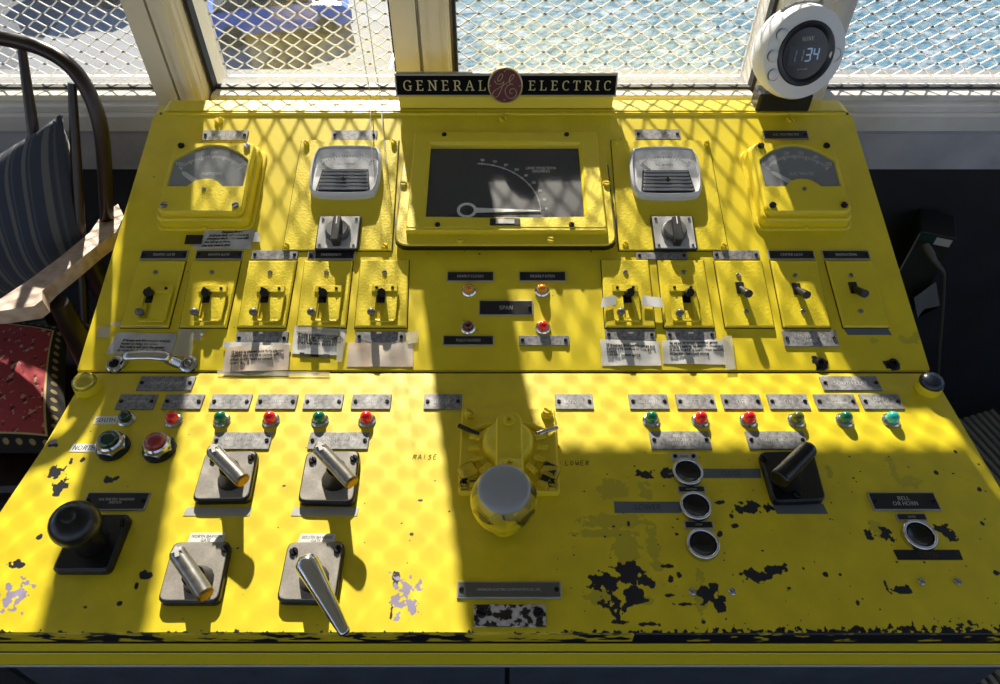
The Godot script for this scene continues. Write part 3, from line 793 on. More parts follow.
# ---------------------------------------------------------------- what shows through the windows
func outdoors():
	var wm := tri_mat(noise_tex(0.02, [[0.0, Color8(70, 108, 126)], [0.45, Color8(92, 124, 138)], [0.6, Color8(122, 142, 150)], [1.0, Color8(166, 172, 174)]], 512, 61), 0.12, 0.6, 0.0, noise_tex(0.03, [], 512, 62, true, 6.0), 0.8)
	struct("water", boxm(Vector3(160, 0.2, 120)), wm, Transform3D(Basis.IDENTITY, Vector3(30, -9.0, -66)))
	wm.metallic_specular = 0.1
	var conc := tri_mat(noise_tex(0.02, [[0.0, Color8(112, 114, 116)], [1.0, Color8(126, 127, 128)]], 256, 63), 0.3, 0.8)
	var road := tri_mat(noise_tex(0.03, [[0.0, Color8(66, 72, 78)], [1.0, Color8(92, 96, 102)]], 256, 64), 0.4, 0.9)
	struct("road", boxm(Vector3(22, 0.4, 60)), road, Transform3D(Basis.IDENTITY, Vector3(-16.2, -8.2, -36)))
	struct("sidewalk", boxm(Vector3(2.6, 0.5, 60)), conc, Transform3D(Basis.IDENTITY, Vector3(-4.0, -8.15, -36)))
	struct("sidewalk_far", boxm(Vector3(7.0, 0.45, 60)), conc, Transform3D(Basis.IDENTITY, Vector3(-10.2, -8.16, -36)))
	struct("roof_eave", boxm(Vector3(4.6, 0.06, 0.82)), M.cream, Transform3D(Basis.IDENTITY, Vector3(0, 1.99, -1.09)))
	# outer ledge of the house, white in the sun
	struct("trim_ledge", boxm(Vector3(4.4, 0.05, 0.42)), M.ledge, Transform3D(Basis.IDENTITY, Vector3(0, 0.72, -0.905)))
	car(Vector3(-6.7, -7.95, -21.2), 0.25, Color8(54, 104, 196), "blue car parked outside below the window left of the middle post")
	car(Vector3(-8.3, -7.95, -24.6), 0.2, Color8(196, 206, 216), "pale grey car beyond the blue car outside")
	car(Vector3(-13.6, -7.95, -24.0), -0.3, Color8(60, 110, 116), "teal car seen through the far left window")
	var rl := thing("railing", "grey steel railing along the pale walkway outside", "railing", Vector3(-2.75, -7.9, -36))
	for h in [0.5, 1.0]:
		piece("rail", boxm(Vector3(0.06, 0.06, 50)), M.steel, rl, Transform3D(Basis.IDENTITY, Vector3(0, h, 0)))
	for k in 25:
		piece("post", boxm(Vector3(0.07, 1.0, 0.07)), M.steel, rl, Transform3D(Basis.IDENTITY, Vector3(0, 0.5, -24 + k * 2.0)))

func car(p: Vector3, turn: float, col: Color, label: String):
	var o := thing("car", label, "car", p, "cars parked outside"); o.rotation.y = turn
	var paint := mat(col, 0.25); var dark := mat(Color8(24, 28, 34), 0.1)
	var prof := PackedVector2Array([Vector2(-2.15, 0.35), Vector2(-2.2, 0.75), Vector2(-1.9, 0.95), Vector2(-1.1, 1.0), Vector2(1.0, 1.0), Vector2(1.9, 0.9), Vector2(2.15, 0.7), Vector2(2.15, 0.35)])
	var s := Shape.new(); s.xf = Transform3D(Basis(Vector3.RIGHT, Vector3(0, 0, -1), Vector3(0, 1, 0)), Vector3.ZERO)
	s.slab(prof, -0.85, 0.85, 0.05)
	piece("body", s.done(), paint, o)
	var c := Shape.new(); c.xf = s.xf
	c.slab(PackedVector2Array([Vector2(-1.75, 0.95), Vector2(-1.2, 1.42), Vector2(0.5, 1.44), Vector2(1.15, 0.95)]), -0.72, 0.72, 0.08)
	piece("cabin", c.done(), dark, o)
	var r := Shape.new(); r.box(Vector3(-0.35, 1.45, 0), Vector3(1.6, 0.05, 1.3), 0.02)
	piece("roof", r.done(), paint, o)
	for x in [-1.35, 1.35]:
		for z in [-0.82, 0.82]:
			var w := Shape.new(); w.xf = Transform3D(Basis(Vector3.RIGHT, PI / 2), Vector3(x, 0.32, z))
			w.lathe([Vector2(0, -0.1), Vector2(0.32, -0.1), Vector2(0.32, 0.1), Vector2(0.18, 0.1), Vector2(0.16, 0.08), Vector2(0, 0.08)], 16, true)
			piece("wheel", w.done(), M.rubber, o)
	for z in [-0.65, 0.65]:
		piece("tail_light", boxm(Vector3(0.1, 0.16, 0.3), 0.02), M.lens_red, o, Transform3D(Basis.IDENTITY, Vector3(-2.16, 0.75, z)))
		piece("headlight", boxm(Vector3(0.12, 0.14, 0.34), 0.02), M.plate_bright, o, Transform3D(Basis.IDENTITY, Vector3(2.1, 0.68, z)))

# ---------------------------------------------------------------- console body
func console_shell():
	con = thing("control_console", "chipped yellow steel control console with gauges, switches, lamps and levers below the windows", "control console")
	var NAVY := Color8(30, 30, 44); var LILAC := Color8(150, 140, 168); var OLV := Color8(200, 182, 44)
	var chips := []
	for e in [[Vector2(-0.5612, 0.157), 8, 6], [Vector2(-0.5466, 0.18), 8, 6], [Vector2(-0.488, 0.1686), 6, 3], [Vector2(-0.5829, 0.1178), 6, 2], [Vector2(-0.5485, 0.1422), 2, 2], [Vector2(-0.5351, 0.1407), 2, 2], [Vector2(-0.554, 0.2791), 6, 3], [Vector2(-0.4048, 0.2934), 6, 2.5], [Vector2(-0.4098, 0.305), 2, 2], [Vector2(-0.5431, 0.247), 3, 2], [Vector2(-0.4202, 0.3254), 2, 1.5], [Vector2(-0.4567, 0.3299), 3, 1], [Vector2(-0.1021, 0.1981), 3, 1.2], [Vector2(-0.1092, 0.2431), 1.5, 1], [Vector2(-0.1231, 0.3354), 1.5, 5], [Vector2(-0.1215, 0.2969), 3, 6],
		[Vector2(0.111, 0.3016), 13, 6], [Vector2(0.1402, 0.291), 12, 9], [Vector2(0.1558, 0.3004), 8, 5], [Vector2(0.1437, 0.3165), 8, 8], [Vector2(0.1204, 0.3277), 10, 5], [Vector2(0.2825, 0.2934), 13, 5], [Vector2(0.306, 0.2851), 8, 4], [Vector2(0.2245, 0.3142), 8, 7], [Vector2(0.2356, 0.3243), 6, 7], [Vector2(0.1951, 0.2922), 2, 2.5], [Vector2(0.1861, 0.2992), 3, 2.5], [Vector2(0.1854, 0.2827), 5, 1.2], [Vector2(0.2538, 0.2431), 2, 2], [Vector2(0.2706, 0.2197), 2, 1.5], [Vector2(0.2725, 0.2328), 3, 1.5], [Vector2(0.1844, 0.3165), 5, 1], [Vector2(0.198, 0.3265), 9, 0.9], [Vector2(0.176, 0.1614), 9, 3.5], [Vector2(0.2025, 0.1599), 6, 4], [Vector2(0.2602, 0.2008), 4, 2], [Vector2(0.2974, 0.2076), 18, 4], [Vector2(0.2022, 0.2431), 2, 1.5], [Vector2(0.2526, 0.2431), 2, 2], [Vector2(0.4266, 0.2444), 4, 3.5], [Vector2(0.447, 0.2431), 4, 6.5], [Vector2(0.5183, 0.2406), 8, 5.5], [Vector2(0.4381, 0.3096), 8, 3], [Vector2(0.424, 0.3027), 1.5, 4], [Vector2(0.3604, 0.2922), 2, 1.5], [Vector2(0.5532, 0.291), 2, 2], [Vector2(0.5653, 0.2302), 1.5, 1.5], [Vector2(0.3855, 0.3243), 1.3, 1.5], [Vector2(0.5412, 0.1599), 2, 2], [Vector2(0.1466, 0.2289), 1, 2], [Vector2(0.3772, 0.2922), 1, 1], [Vector2(0.3377, 0.2851), 1, 1], [Vector2(0.3523, 0.2779), 1, 1], [Vector2(0.5833, 0.1828), 1.4, 1.4], [Vector2(0.5779, 0.1271), 2, 1.6], [Vector2(0.1205, 0.3462), 7, 1], [Vector2(0.1535, 0.3483), 9, 1.4], [Vector2(0.1228, 0.3354), 2, 5]]:
		chips.append([e[0], e[1] / 790.0, e[2] / 640.0, NAVY, 0.5])
	for e in [[Vector2(-0.1107, 0.3165), 9, 10], [Vector2(-0.5391, 0.3165), 8, 8], [Vector2(-0.592, 0.1147), 6, 2]]:
		chips.append([e[0], e[1] / 790.0, e[2] / 640.0, LILAC, 1.1])
	for k in 200:
		var right := rng.randf() < 0.75
		var p := Vector2(rng.randf_range(0.05, 0.6) if right else rng.randf_range(-0.6, 0.05), rng.randf_range(0.12, 0.35) if right else rng.randf_range(0.05, 0.35))
		var r := 0.0004 + 0.0009 * pow(rng.randf(), 2.5)
		chips.append([p, r * 1.3, r, NAVY, 0.6])
	var olive := []
	for e in [[Vector2(0.1326, 0.1828), 14, 9], [Vector2(0.1715, 0.1856), 6, 9], [Vector2(0.1315, 0.2263), 30, 6], [Vector2(0.1181, 0.2419), 32, 3.5], [Vector2(0.1401, 0.2633), 12, 14], [Vector2(0.1731, 0.2583), 5, 20], [Vector2(0.105, 0.3176), 13, 6], [Vector2(0.4987, 0.1729), 10, 5], [Vector2(0.4879, 0.1555), 4, 10], [Vector2(0.1484, 0.3221), 12, 4], [Vector2(0.2142, 0.3221), 6, 9], [Vector2(0.2207, 0.2992), 4, 6], [Vector2(0.4392, 0.2354), 7, 6], [Vector2(0.4071, 0.157), 3, 6]]:
		olive.append([e[0], e[1] / 790.0, e[2] / 640.0, OLV, 0.25 if e[1] > 11 else 0.5])
	var sz := Vector2(1.25, 0.37); var og := Vector2(-0.625, -0.006)
	var dm := StandardMaterial3D.new(); dm.albedo_texture = chip_texture(2000, 592, sz, og, olive + chips, true); dm.roughness = 0.42
	var top := piece("desk_top", sheet([Vector2(-0.576, -0.003), Vector2(0.602, -0.003), Vector2(0.617, 0.357), Vector2(-0.622, 0.357)], H, sz, og, 0.012), dm, con)
	# worn rounded nose and the bands under it
	piece("desk_nose", boxm(Vector3(0.76, 0.022, 0.012), 0.003), M.yellow_worn, con, Transform3D(Basis.IDENTITY, Vector3(-0.242, H - 0.0115, 0.3525)))
	piece("desk_nose", boxm(Vector3(0.479, 0.022, 0.012), 0.003), M.yellow_bare, con, Transform3D(Basis.IDENTITY, Vector3(0.3775, H - 0.0115, 0.3525)), "right end of the nose, worn almost black")
	piece("seam", boxm(Vector3(1.22, 0.79, 0.02)), M.black_satin, con, Transform3D(Basis.IDENTITY, Vector3(-0.002, H - 0.41, 0.334)))
	piece("seam", boxm(Vector3(1.234, 0.0085, 0.02), 0.001), M.black_satin, con, Transform3D(Basis.IDENTITY, Vector3(-0.002, H - 0.0275, 0.3475)))
	piece("seam", boxm(Vector3(1.234, 0.004, 0.02), 0.001), M.black_satin, con, Transform3D(Basis.IDENTITY, Vector3(-0.002, H - 0.0585, 0.3472)))
	piece("front_rail", boxm(Vector3(1.236, 0.024, 0.03), 0.002), M.yellow, con, Transform3D(Basis.IDENTITY, Vector3(-0.002, H - 0.044, 0.342)))
	piece("front_rail", boxm(Vector3(1.236, 0.037, 0.03), 0.002), M.yellow, con, Transform3D(Basis.IDENTITY, Vector3(-0.002, H - 0.0795, 0.3425)))
	piece("drip_edge", boxm(Vector3(1.2, 0.005, 0.034), 0.001), M.plate_edge, con, Transform3D(Basis.IDENTITY, Vector3(-0.002, H - 0.104, 0.341)))
	for k in [-1, 1]:
		piece("cabinet_door", boxm(Vector3(0.594, 0.66, 0.02), 0.004), M.cabinet_blue, con, Transform3D(Basis.IDENTITY, Vector3(0.004 + k * 0.3, 0.41, 0.338)))
	var body := Shape.new()
	body.slab(PackedVector2Array([Vector2(-0.57, -0.5), Vector2(0.595, -0.5), Vector2(0.608, 0.325), Vector2(-0.612, 0.325)]), 0.0, H - 0.012)
	piece("cabinet", body.done(), M.yellow, con)
	# upper cabinet: a wedge whose sloping face carries the instruments
	var t := sin(TILT); var cc := cos(TILT)
	var w := Shape.new()
	w.xf = Transform3D(Basis(Vector3(0, 0, 1), Vector3(1, 0, 0), Vector3(0, 1, 0)), Vector3.ZERO)
	w.slab(PackedVector2Array([Vector2(-0.004, H - 0.01), Vector2(-0.004, H - 0.0025), Vector2(-0.495 * cc, H + 0.495 * t - 0.0025), Vector2(-0.512, H + 0.495 * t - 0.0025), Vector2(-0.512, H - 0.01)]), -0.6, 0.6)
	piece("upper_cabinet", w.done(), M.yellow, con)
	var uch := []
	for e in [[Vector2(0.5773, -0.0556), 7, 3], [Vector2(0.6006, -0.0621), 6, 3], [Vector2(0.5485, -0.1087), 4, 3], [Vector2(0.5291, -0.0523), 4, 3]]:
		uch.append([e[0], e[1] / 650.0, e[2] / 540.0, OLV, 0.8])
	for e in [[Vector2(0.4472, -0.0173), 6.5, 6], [Vector2(0.5489, -0.0173), 7, 6]]:
		uch.append([e[0], e[1] / 690.0, e[2] / 560.0, NAVY, 0.35])
	for k in 60:
		var r := rng.randf_range(0.0004, 0.0011)
		uch.append([Vector2(rng.randf_range(-0.58, 0.58), rng.randf_range(-0.47, -0.02)), r, r, NAVY, 0.5])
	var su := Vector2(1.2, 0.5); var ou := Vector2(-0.6, -0.497)
	var um := StandardMaterial3D.new(); um.albedo_texture = chip_texture(1200, 500, su, ou, uch, false); um.roughness = 0.42
	var face := piece("hinged_panel", sheet([Vector2(-0.6, -0.493), Vector2(0.6, -0.493), Vector2(0.6, -0.008), Vector2(-0.6, -0.008)], 0.0, su, ou, 0.0025), um, con, FU)
	var e := Shape.new(); e.box(Vector3(0, -0.006, -0.004), Vector3(1.196, 0.006, 0.004)); piece("panel_edge", e.done(), M.black_satin, con, FU)
	# top cap with rounded ends, and the long hinge under it
	var cap := Shape.new()
	cap.xf = Transform3D(Basis(Vector3(1, 0, 0), Vector3(0, 0, 1), Vector3(0, -1, 0)), Vector3.ZERO)
	var yt := H + 0.495 * t; var pts := PackedVector2Array()
	pts.append(Vector2(-0.59, -yt + 0.006)); pts.append(Vector2(0.597, -yt + 0.006))
	for k in 5: pts.append(Vector2(0.585 + 0.012 * cos(PI / 2 * k / 4), -yt + 0.006 - 0.010 * sin(PI / 2 * k / 4)))
	for k in 5: pts.append(Vector2(-0.578 - 0.012 * sin(PI / 2 * k / 4), -yt + 0.006 - 0.010 * cos(PI / 2 * k / 4)))
	cap.slab(pts, -0.517, -0.481, 0.001)
	piece("top_cap", cap.done(), M.yellow, con)
	var hinge := piece("piano_hinge", boxm(Vector3(1.186, 0.004, 0.004)), M.black_satin, con, Transform3D(Basis.IDENTITY, Vector3(0.002, yt - 0.001, -0.479)))
	var kn := Shape.new(); kn.tube([Vector3(-0.0243, 0, 0), Vector3(0.0243, 0, 0)], 0.0034, 10); var km := kn.done()
	for k in 24:
		piece("hinge_knuckle", km, M.yellow, hinge, Transform3D(Basis.IDENTITY, Vector3(-0.5635 + k * 0.049, 0.0005, 0.001)))
	# corner caps on the desk
	for c in [[Vector2(-0.5721, 0.0242), "lens_brass", "shiny yellow domed cap at the left corner of the desk"], [Vector2(0.584, 0.0242), "navy", "dark blue domed cap at the right corner of the desk"]]:
		var b := Shape.new(); b.lathe([Vector2(0.0172, 0), Vector2(0.0165, 0.012), Vector2(0.014, 0.014)], 24, true)
		var o := piece("corner_cap", b.done(), M.yellow, con, at(FD, c[0]), c[2])
		var d := Shape.new(); var pr := [Vector2(0.016, 0.012), Vector2(0.016, 0.015)]
		for k in range(1, 7): pr.append(Vector2(0.016 * cos(PI / 2 * k / 6), 0.015 + 0.010 * sin(PI / 2 * k / 6)))
		d.lathe(pr, 24)
		piece("dome", d.done(), mat(Color8(196, 180, 70), 0.15, 0.5) if c[1] == "lens_brass" else mat(Color8(30, 40, 58), 0.3), o)

# ---------------------------------------------------------------- upper panel
func upper_instruments():
	for p in [Vector2(-0.4858, -0.4786), Vector2(0.0001, -0.4832), Vector2(0.4916, -0.4809)]:
		screw(con, at(FU, p), 0.0072, M.yellow, 0.4, 0.003)
	plate(FU, [-0.4686, -0.4446, 0.076, 0.0224], "metal", "AMMETER", "bright nameplate above the left arc meter")
	plate(FU, [-0.2508, -0.4446, 0.076, 0.0224], "metal", "", "bright nameplate above the left white meter")
	plate(FU, [0.2612, -0.4469, 0.0761, 0.0224], "metal", "", "bright nameplate above the right white meter")
	plate(FU, [0.4774, -0.4457, 0.076, 0.0202], "dark", "A.C. VOLTMETER", "dark nameplate above the right arc meter")
	arc_meter(Vector2(-0.4667, -0.3305), -52.0, "AMPERES", [150, 300, 450], "yellow arc meter at the left with a pale lit dial", ["dark_steel", "plate_bright", "steel", "steel"])
	arc_meter(Vector2(0.4693, -0.3305), -52.0, "A.C. VOLTS", [0, 10, 20, 30, 40, 50], "yellow arc meter at the right with a dark dial", ["dark_steel", "dark_steel", "dark_steel", "dark_steel"])
	# raised sub-plates with a white meter and a rotary switch on each
	for k in [-1, 1]:
		var pl := [Vector2(-0.338, -0.4334), Vector2(-0.1749, -0.4334), Vector2(-0.1711, -0.2101), Vector2(-0.3387, -0.2101)] if k < 0 else [Vector2(0.1817, -0.4334), Vector2(0.3448, -0.4334), Vector2(0.3456, -0.2101), Vector2(0.178, -0.2101)]
		var c := Vector2.ZERO
		for v in pl: c += v / 4.0
		var loc := PackedVector2Array()
		for v in pl: loc.append(v - c)
		var s := Shape.new(); s.slab(loc, 0, 0.003, 0.0008)
		var o := piece("sub_plate", s.done(), M.yellow, con, at(FU, c))
		gap_line(Array(loc), o)
		for v in ([Vector2(-0.3285, -0.4246), Vector2(-0.1828, -0.4268), Vector2(-0.3335, -0.2175), Vector2(-0.1822, -0.2156)] if k < 0 else [Vector2(0.1896, -0.4268), Vector2(0.34, -0.4224), Vector2(0.1879, -0.2194), Vector2(0.3387, -0.2156)]):
			screw(o, Transform3D(Basis.IDENTITY, Vector3(v.x - c.x, 0.003, v.y - c.y)), 0.0046, M.yellow, 0.9, 0.004)
	square_meter(Vector2(-0.255, -0.3589), "square white meter left of the centre dial", -46.0)
	square_meter(Vector2(0.2625, -0.3568), "square white meter right of the centre dial", -44.0)
	rotary_switch(Vector2(-0.2553, -0.2393), "rotary switch with a silver plate under the left white meter")
	rotary_switch(Vector2(0.2639, -0.2393), "rotary switch with a silver plate under the right white meter")
	leaf_dial()
	# ten toggle switches
	var L := ["first", "second", "third", "fourth", "fifth"]
	breaker([Vector2(-0.5553, -0.1898), Vector2(-0.4837, -0.1898), Vector2(-0.4851, -0.0752), Vector2(-0.5547, -0.0752)], true, Vector2(-0.5212, -0.1294), Vector2(-0.5244, -0.0954), [Vector2(-0.5231, -0.1681)], "guarded toggle switch, first from the left edge", [-0.51, -0.1117, 0.042, 0.059])
	breaker([Vector2(-0.473, -0.1898), Vector2(-0.3998, -0.1898), Vector2(-0.401, -0.0752), Vector2(-0.4692, -0.0752)], true, Vector2(-0.4372, -0.1294), Vector2(-0.4453, -0.0954), [Vector2(-0.4385, -0.1681)], "guarded toggle switch, second from the left edge", [-0.4288, -0.1117, 0.042, 0.059])
	breaker([Vector2(-0.3876, -0.1898), Vector2(-0.3145, -0.1898), Vector2(-0.3154, -0.0752), Vector2(-0.385, -0.0752)], true, Vector2(-0.3516, -0.1294), Vector2(-0.3604, -0.0954), [Vector2(-0.3509, -0.1681)], "guarded toggle switch, third from the left edge", [-0.3433, -0.1117, 0.042, 0.059])
	breaker([Vector2(-0.3023, -0.1898), Vector2(-0.2291, -0.1898), Vector2(-0.2284, -0.0752), Vector2(-0.2994, -0.0752)], true, Vector2(-0.2661, -0.1294), Vector2(-0.2769, -0.0954), [Vector2(-0.2663, -0.1681)], "guarded toggle switch, fourth from the left edge", [-0.2586, -0.1117, 0.0406, 0.059])
	breaker([Vector2(-0.2171, -0.1916), Vector2(-0.1438, -0.1916), Vector2(-0.1399, -0.0752), Vector2(-0.2153, -0.0752)], true, Vector2(-0.1805, -0.1294), Vector2(-0.1906, -0.0954), [Vector2(-0.1787, -0.1681)], "guarded toggle switch without a plate above it, left of the centre lamps", [-0.1753, -0.1126, 0.0391, 0.0607])
	breaker([Vector2(0.1491, -0.1916), Vector2(0.2208, -0.1916), Vector2(0.2198, -0.0752), Vector2(0.1473, -0.0752)], true, Vector2(0.1823, -0.1294), Vector2(0.1691, -0.0954), [Vector2(0.1838, -0.1681)], "guarded toggle switch with white tape across it", [0.1798, -0.1126, 0.0391, 0.0607])
	breaker([Vector2(0.2345, -0.1916), Vector2(0.3047, -0.1916), Vector2(0.3054, -0.0752), Vector2(0.2329, -0.0752)], true, Vector2(0.2693, -0.1294), Vector2(0.2538, -0.0938), [Vector2(0.2714, -0.1681)], "guarded toggle switch right of the taped one", [0.2646, -0.1126, 0.0406, 0.0607])
	breaker([Vector2(0.3212, -0.1898), Vector2(0.3929, -0.1898), Vector2(0.3924, -0.0752), Vector2(0.3214, -0.0752)], false, Vector2(0.3542, -0.1346), Vector2.ZERO, [Vector2(0.3526, -0.1626), Vector2(0.3547, -0.1004)], "open toggle switch in full sun, third from the right edge")
	breaker([Vector2(0.4066, -0.1898), Vector2(0.4767, -0.1898), Vector2(0.4737, -0.0752), Vector2(0.4055, -0.0752)], false, Vector2(0.4381, -0.1328), Vector2.ZERO, [Vector2(0.4379, -0.1626), Vector2(0.4377, -0.1004)], "open toggle switch above the metal plate, second from the right edge")
	breaker([Vector2(0.4905, -0.1898), Vector2(0.5606, -0.1898), Vector2(0.5578, -0.0752), Vector2(0.4925, -0.0752)], false, Vector2(0.5227, -0.1346), Vector2.ZERO, [Vector2(0.5217, -0.1626), Vector2(0.5222, -0.1004)], "open toggle switch at the right edge above a bare strip")
	plate(FU, [-0.5191, -0.2018, 0.072, 0.0166], "dark", "TRAFFIC GATE", "dark nameplate over the first left switch")
	plate(FU, [-0.4348, -0.2018, 0.072, 0.0166], "dark", "NORTH GATE", "dark nameplate over the second left switch")
	plate(FU, [-0.3497, -0.2018, 0.0705, 0.0166], "metal", "", "bright nameplate over the third left switch")
	plate(FU, [-0.2632, -0.2018, 0.072, 0.0166], "dark", "EMERGENCY", "half lit nameplate under the left rotary switch")
	plate(FU, [0.2423, -0.1999, 0.0781, 0.0129], "metal", "", "narrow nameplate under the right rotary switch")
	plate(FU, [0.3566, -0.2018, 0.0705, 0.0166], "metal", "", "bright nameplate over the sunlit open switch")
	plate(FU, [0.4409, -0.2018, 0.0705, 0.0166], "dark", "CENTER LOCK", "dark nameplate over the second switch from the right edge")
	plate(FU, [0.5244, -0.2018, 0.072, 0.0166], "dark", "NAVIGATION", "dark nameplate over the switch at the right edge")
	plate(FU, [-0.3474, -0.0572, 0.0748, 0.0228], "metal", "BRIDGE LOCK", "silver nameplate partly behind the third note")
	plate(FU, [-0.1771, -0.0597, 0.0706, 0.0179], "metal", "", "silver nameplate above the blank pinkish note")
	plate(FU, [0.1825, -0.0629, 0.0721, 0.018], "metal", "NORTH", "silver nameplate above the left of the two white notes")
	plate(FU, [0.2698, -0.0629, 0.0707, 0.018], "metal", "SOUTH", "silver nameplate above the right of the two white notes")
	plate(FU, [0.441, -0.0573, 0.0777, 0.026], "metal", "CENTER LOCK\nBRAKE", "large silver nameplate below the second switch from the right edge")
	sticker(FU, [Vector2(0.4925, -0.0752), Vector2(0.5563, -0.0752), Vector2(0.5607, -0.0637), Vector2(0.4972, -0.0637)], M.dymo, "bare blue grey strip under the right edge switch", "", null, "bare_strip")
	# centre cluster
	plate(FU, [-0.0495, -0.1628, 0.0708, 0.0178], "dark", "NEARLY CLOSED")
	plate(FU, [0.059, -0.1628, 0.0708, 0.0178], "dark", "NEARLY OPEN")
	plate(FU, [0.0038, -0.108, 0.0795, 0.0255], "dark", "SPAN", "black nameplate in the middle of the four lamps")
	plate(FU, [-0.0503, -0.054, 0.0733, 0.0162], "dark", "FULLY CLOSED")
	plate(FU, [0.0582, -0.054, 0.0718, 0.0162], "metal", "OPEN", "silver nameplate under the bright red lamp")
	lamp(FU, Vector2(-0.0512, -0.1381), "lens_amber", "amber lamp at the upper left of the centre cluster", 0.0078, 0.013)
	lamp(FU, Vector2(0.0576, -0.1381), "lens_amber", "amber lamp at the upper right of the centre cluster", 0.0078, 0.013)
	lamp(FU, Vector2(-0.0514, -0.0752), "lens_dark_red", "dark red lamp at the lower left of the centre cluster", 0.0078, 0.013)
	lamp(FU, Vector2(0.0574, -0.0752), "lens_red", "bright red lamp at the lower right of the centre cluster", 0.0078, 0.013)
	# black collars of the two panel locks
	for p in [Vector2(0.4475, -0.0188), Vector2(0.5503, -0.0173)]:
		var s := Shape.new(); s.lathe([Vector2(0.0075, 0), Vector2(0.0075, 0.003), Vector2(0.004, 0.004), Vector2(0.004, 0.001), Vector2(0, 0.001)], 18, true)
		piece("panel_lock", s.done(), M.dark_steel, con, at(FU, p))
	# chrome pull handle
	var a := Vector2(-0.5472, -0.0157); var b := Vector2(-0.4441, -0.0157)
	var c := (a + b) / 2
	var hd := Shape.new(); var w := b.x - a.x
	var pts := [Vector3(-w / 2 + 0.012, 0.004, 0), Vector3(-w / 2 + 0.022, 0.016, -0.001), Vector3(-w / 4, 0.024, -0.002), Vector3(0, 0.026, -0.003), Vector3(w / 4, 0.024, -0.002), Vector3(w / 2 - 0.022, 0.016, -0.001), Vector3(w / 2 - 0.012, 0.004, 0)]
	hd.tube(curve(pts, 4), Vector2(0.0075, 0.0045), 12)
	var ho := piece("pull_handle", hd.done(), M.chrome, con, at(FU, c), "chrome pull handle at the lower left corner of the panel")
	for k in [-1, 1]:
		var f := Shape.new(); f.lathe([Vector2(0.0125, 0), Vector2(0.0125, 0.004), Vector2(0.010, 0.006), Vector2(0.007, 0.006), Vector2(0.0055, 0.003), Vector2(0, 0.003)], 20, true)
		var fo := piece("foot", f.done(), M.chrome, ho, Transform3D(Basis.IDENTITY, Vector3(k * w / 2, 0, 0)))
	screw(ho, Transform3D(Basis.IDENTITY, Vector3(w / 2, 0.003, 0)), 0.0055, M.steel, 0.8, 0.003)
	screw(ho, Transform3D(Basis.IDENTITY, Vector3(-w / 2, 0.003, 0)), 0.0055, M.dark_steel, 0.8, 0.001)

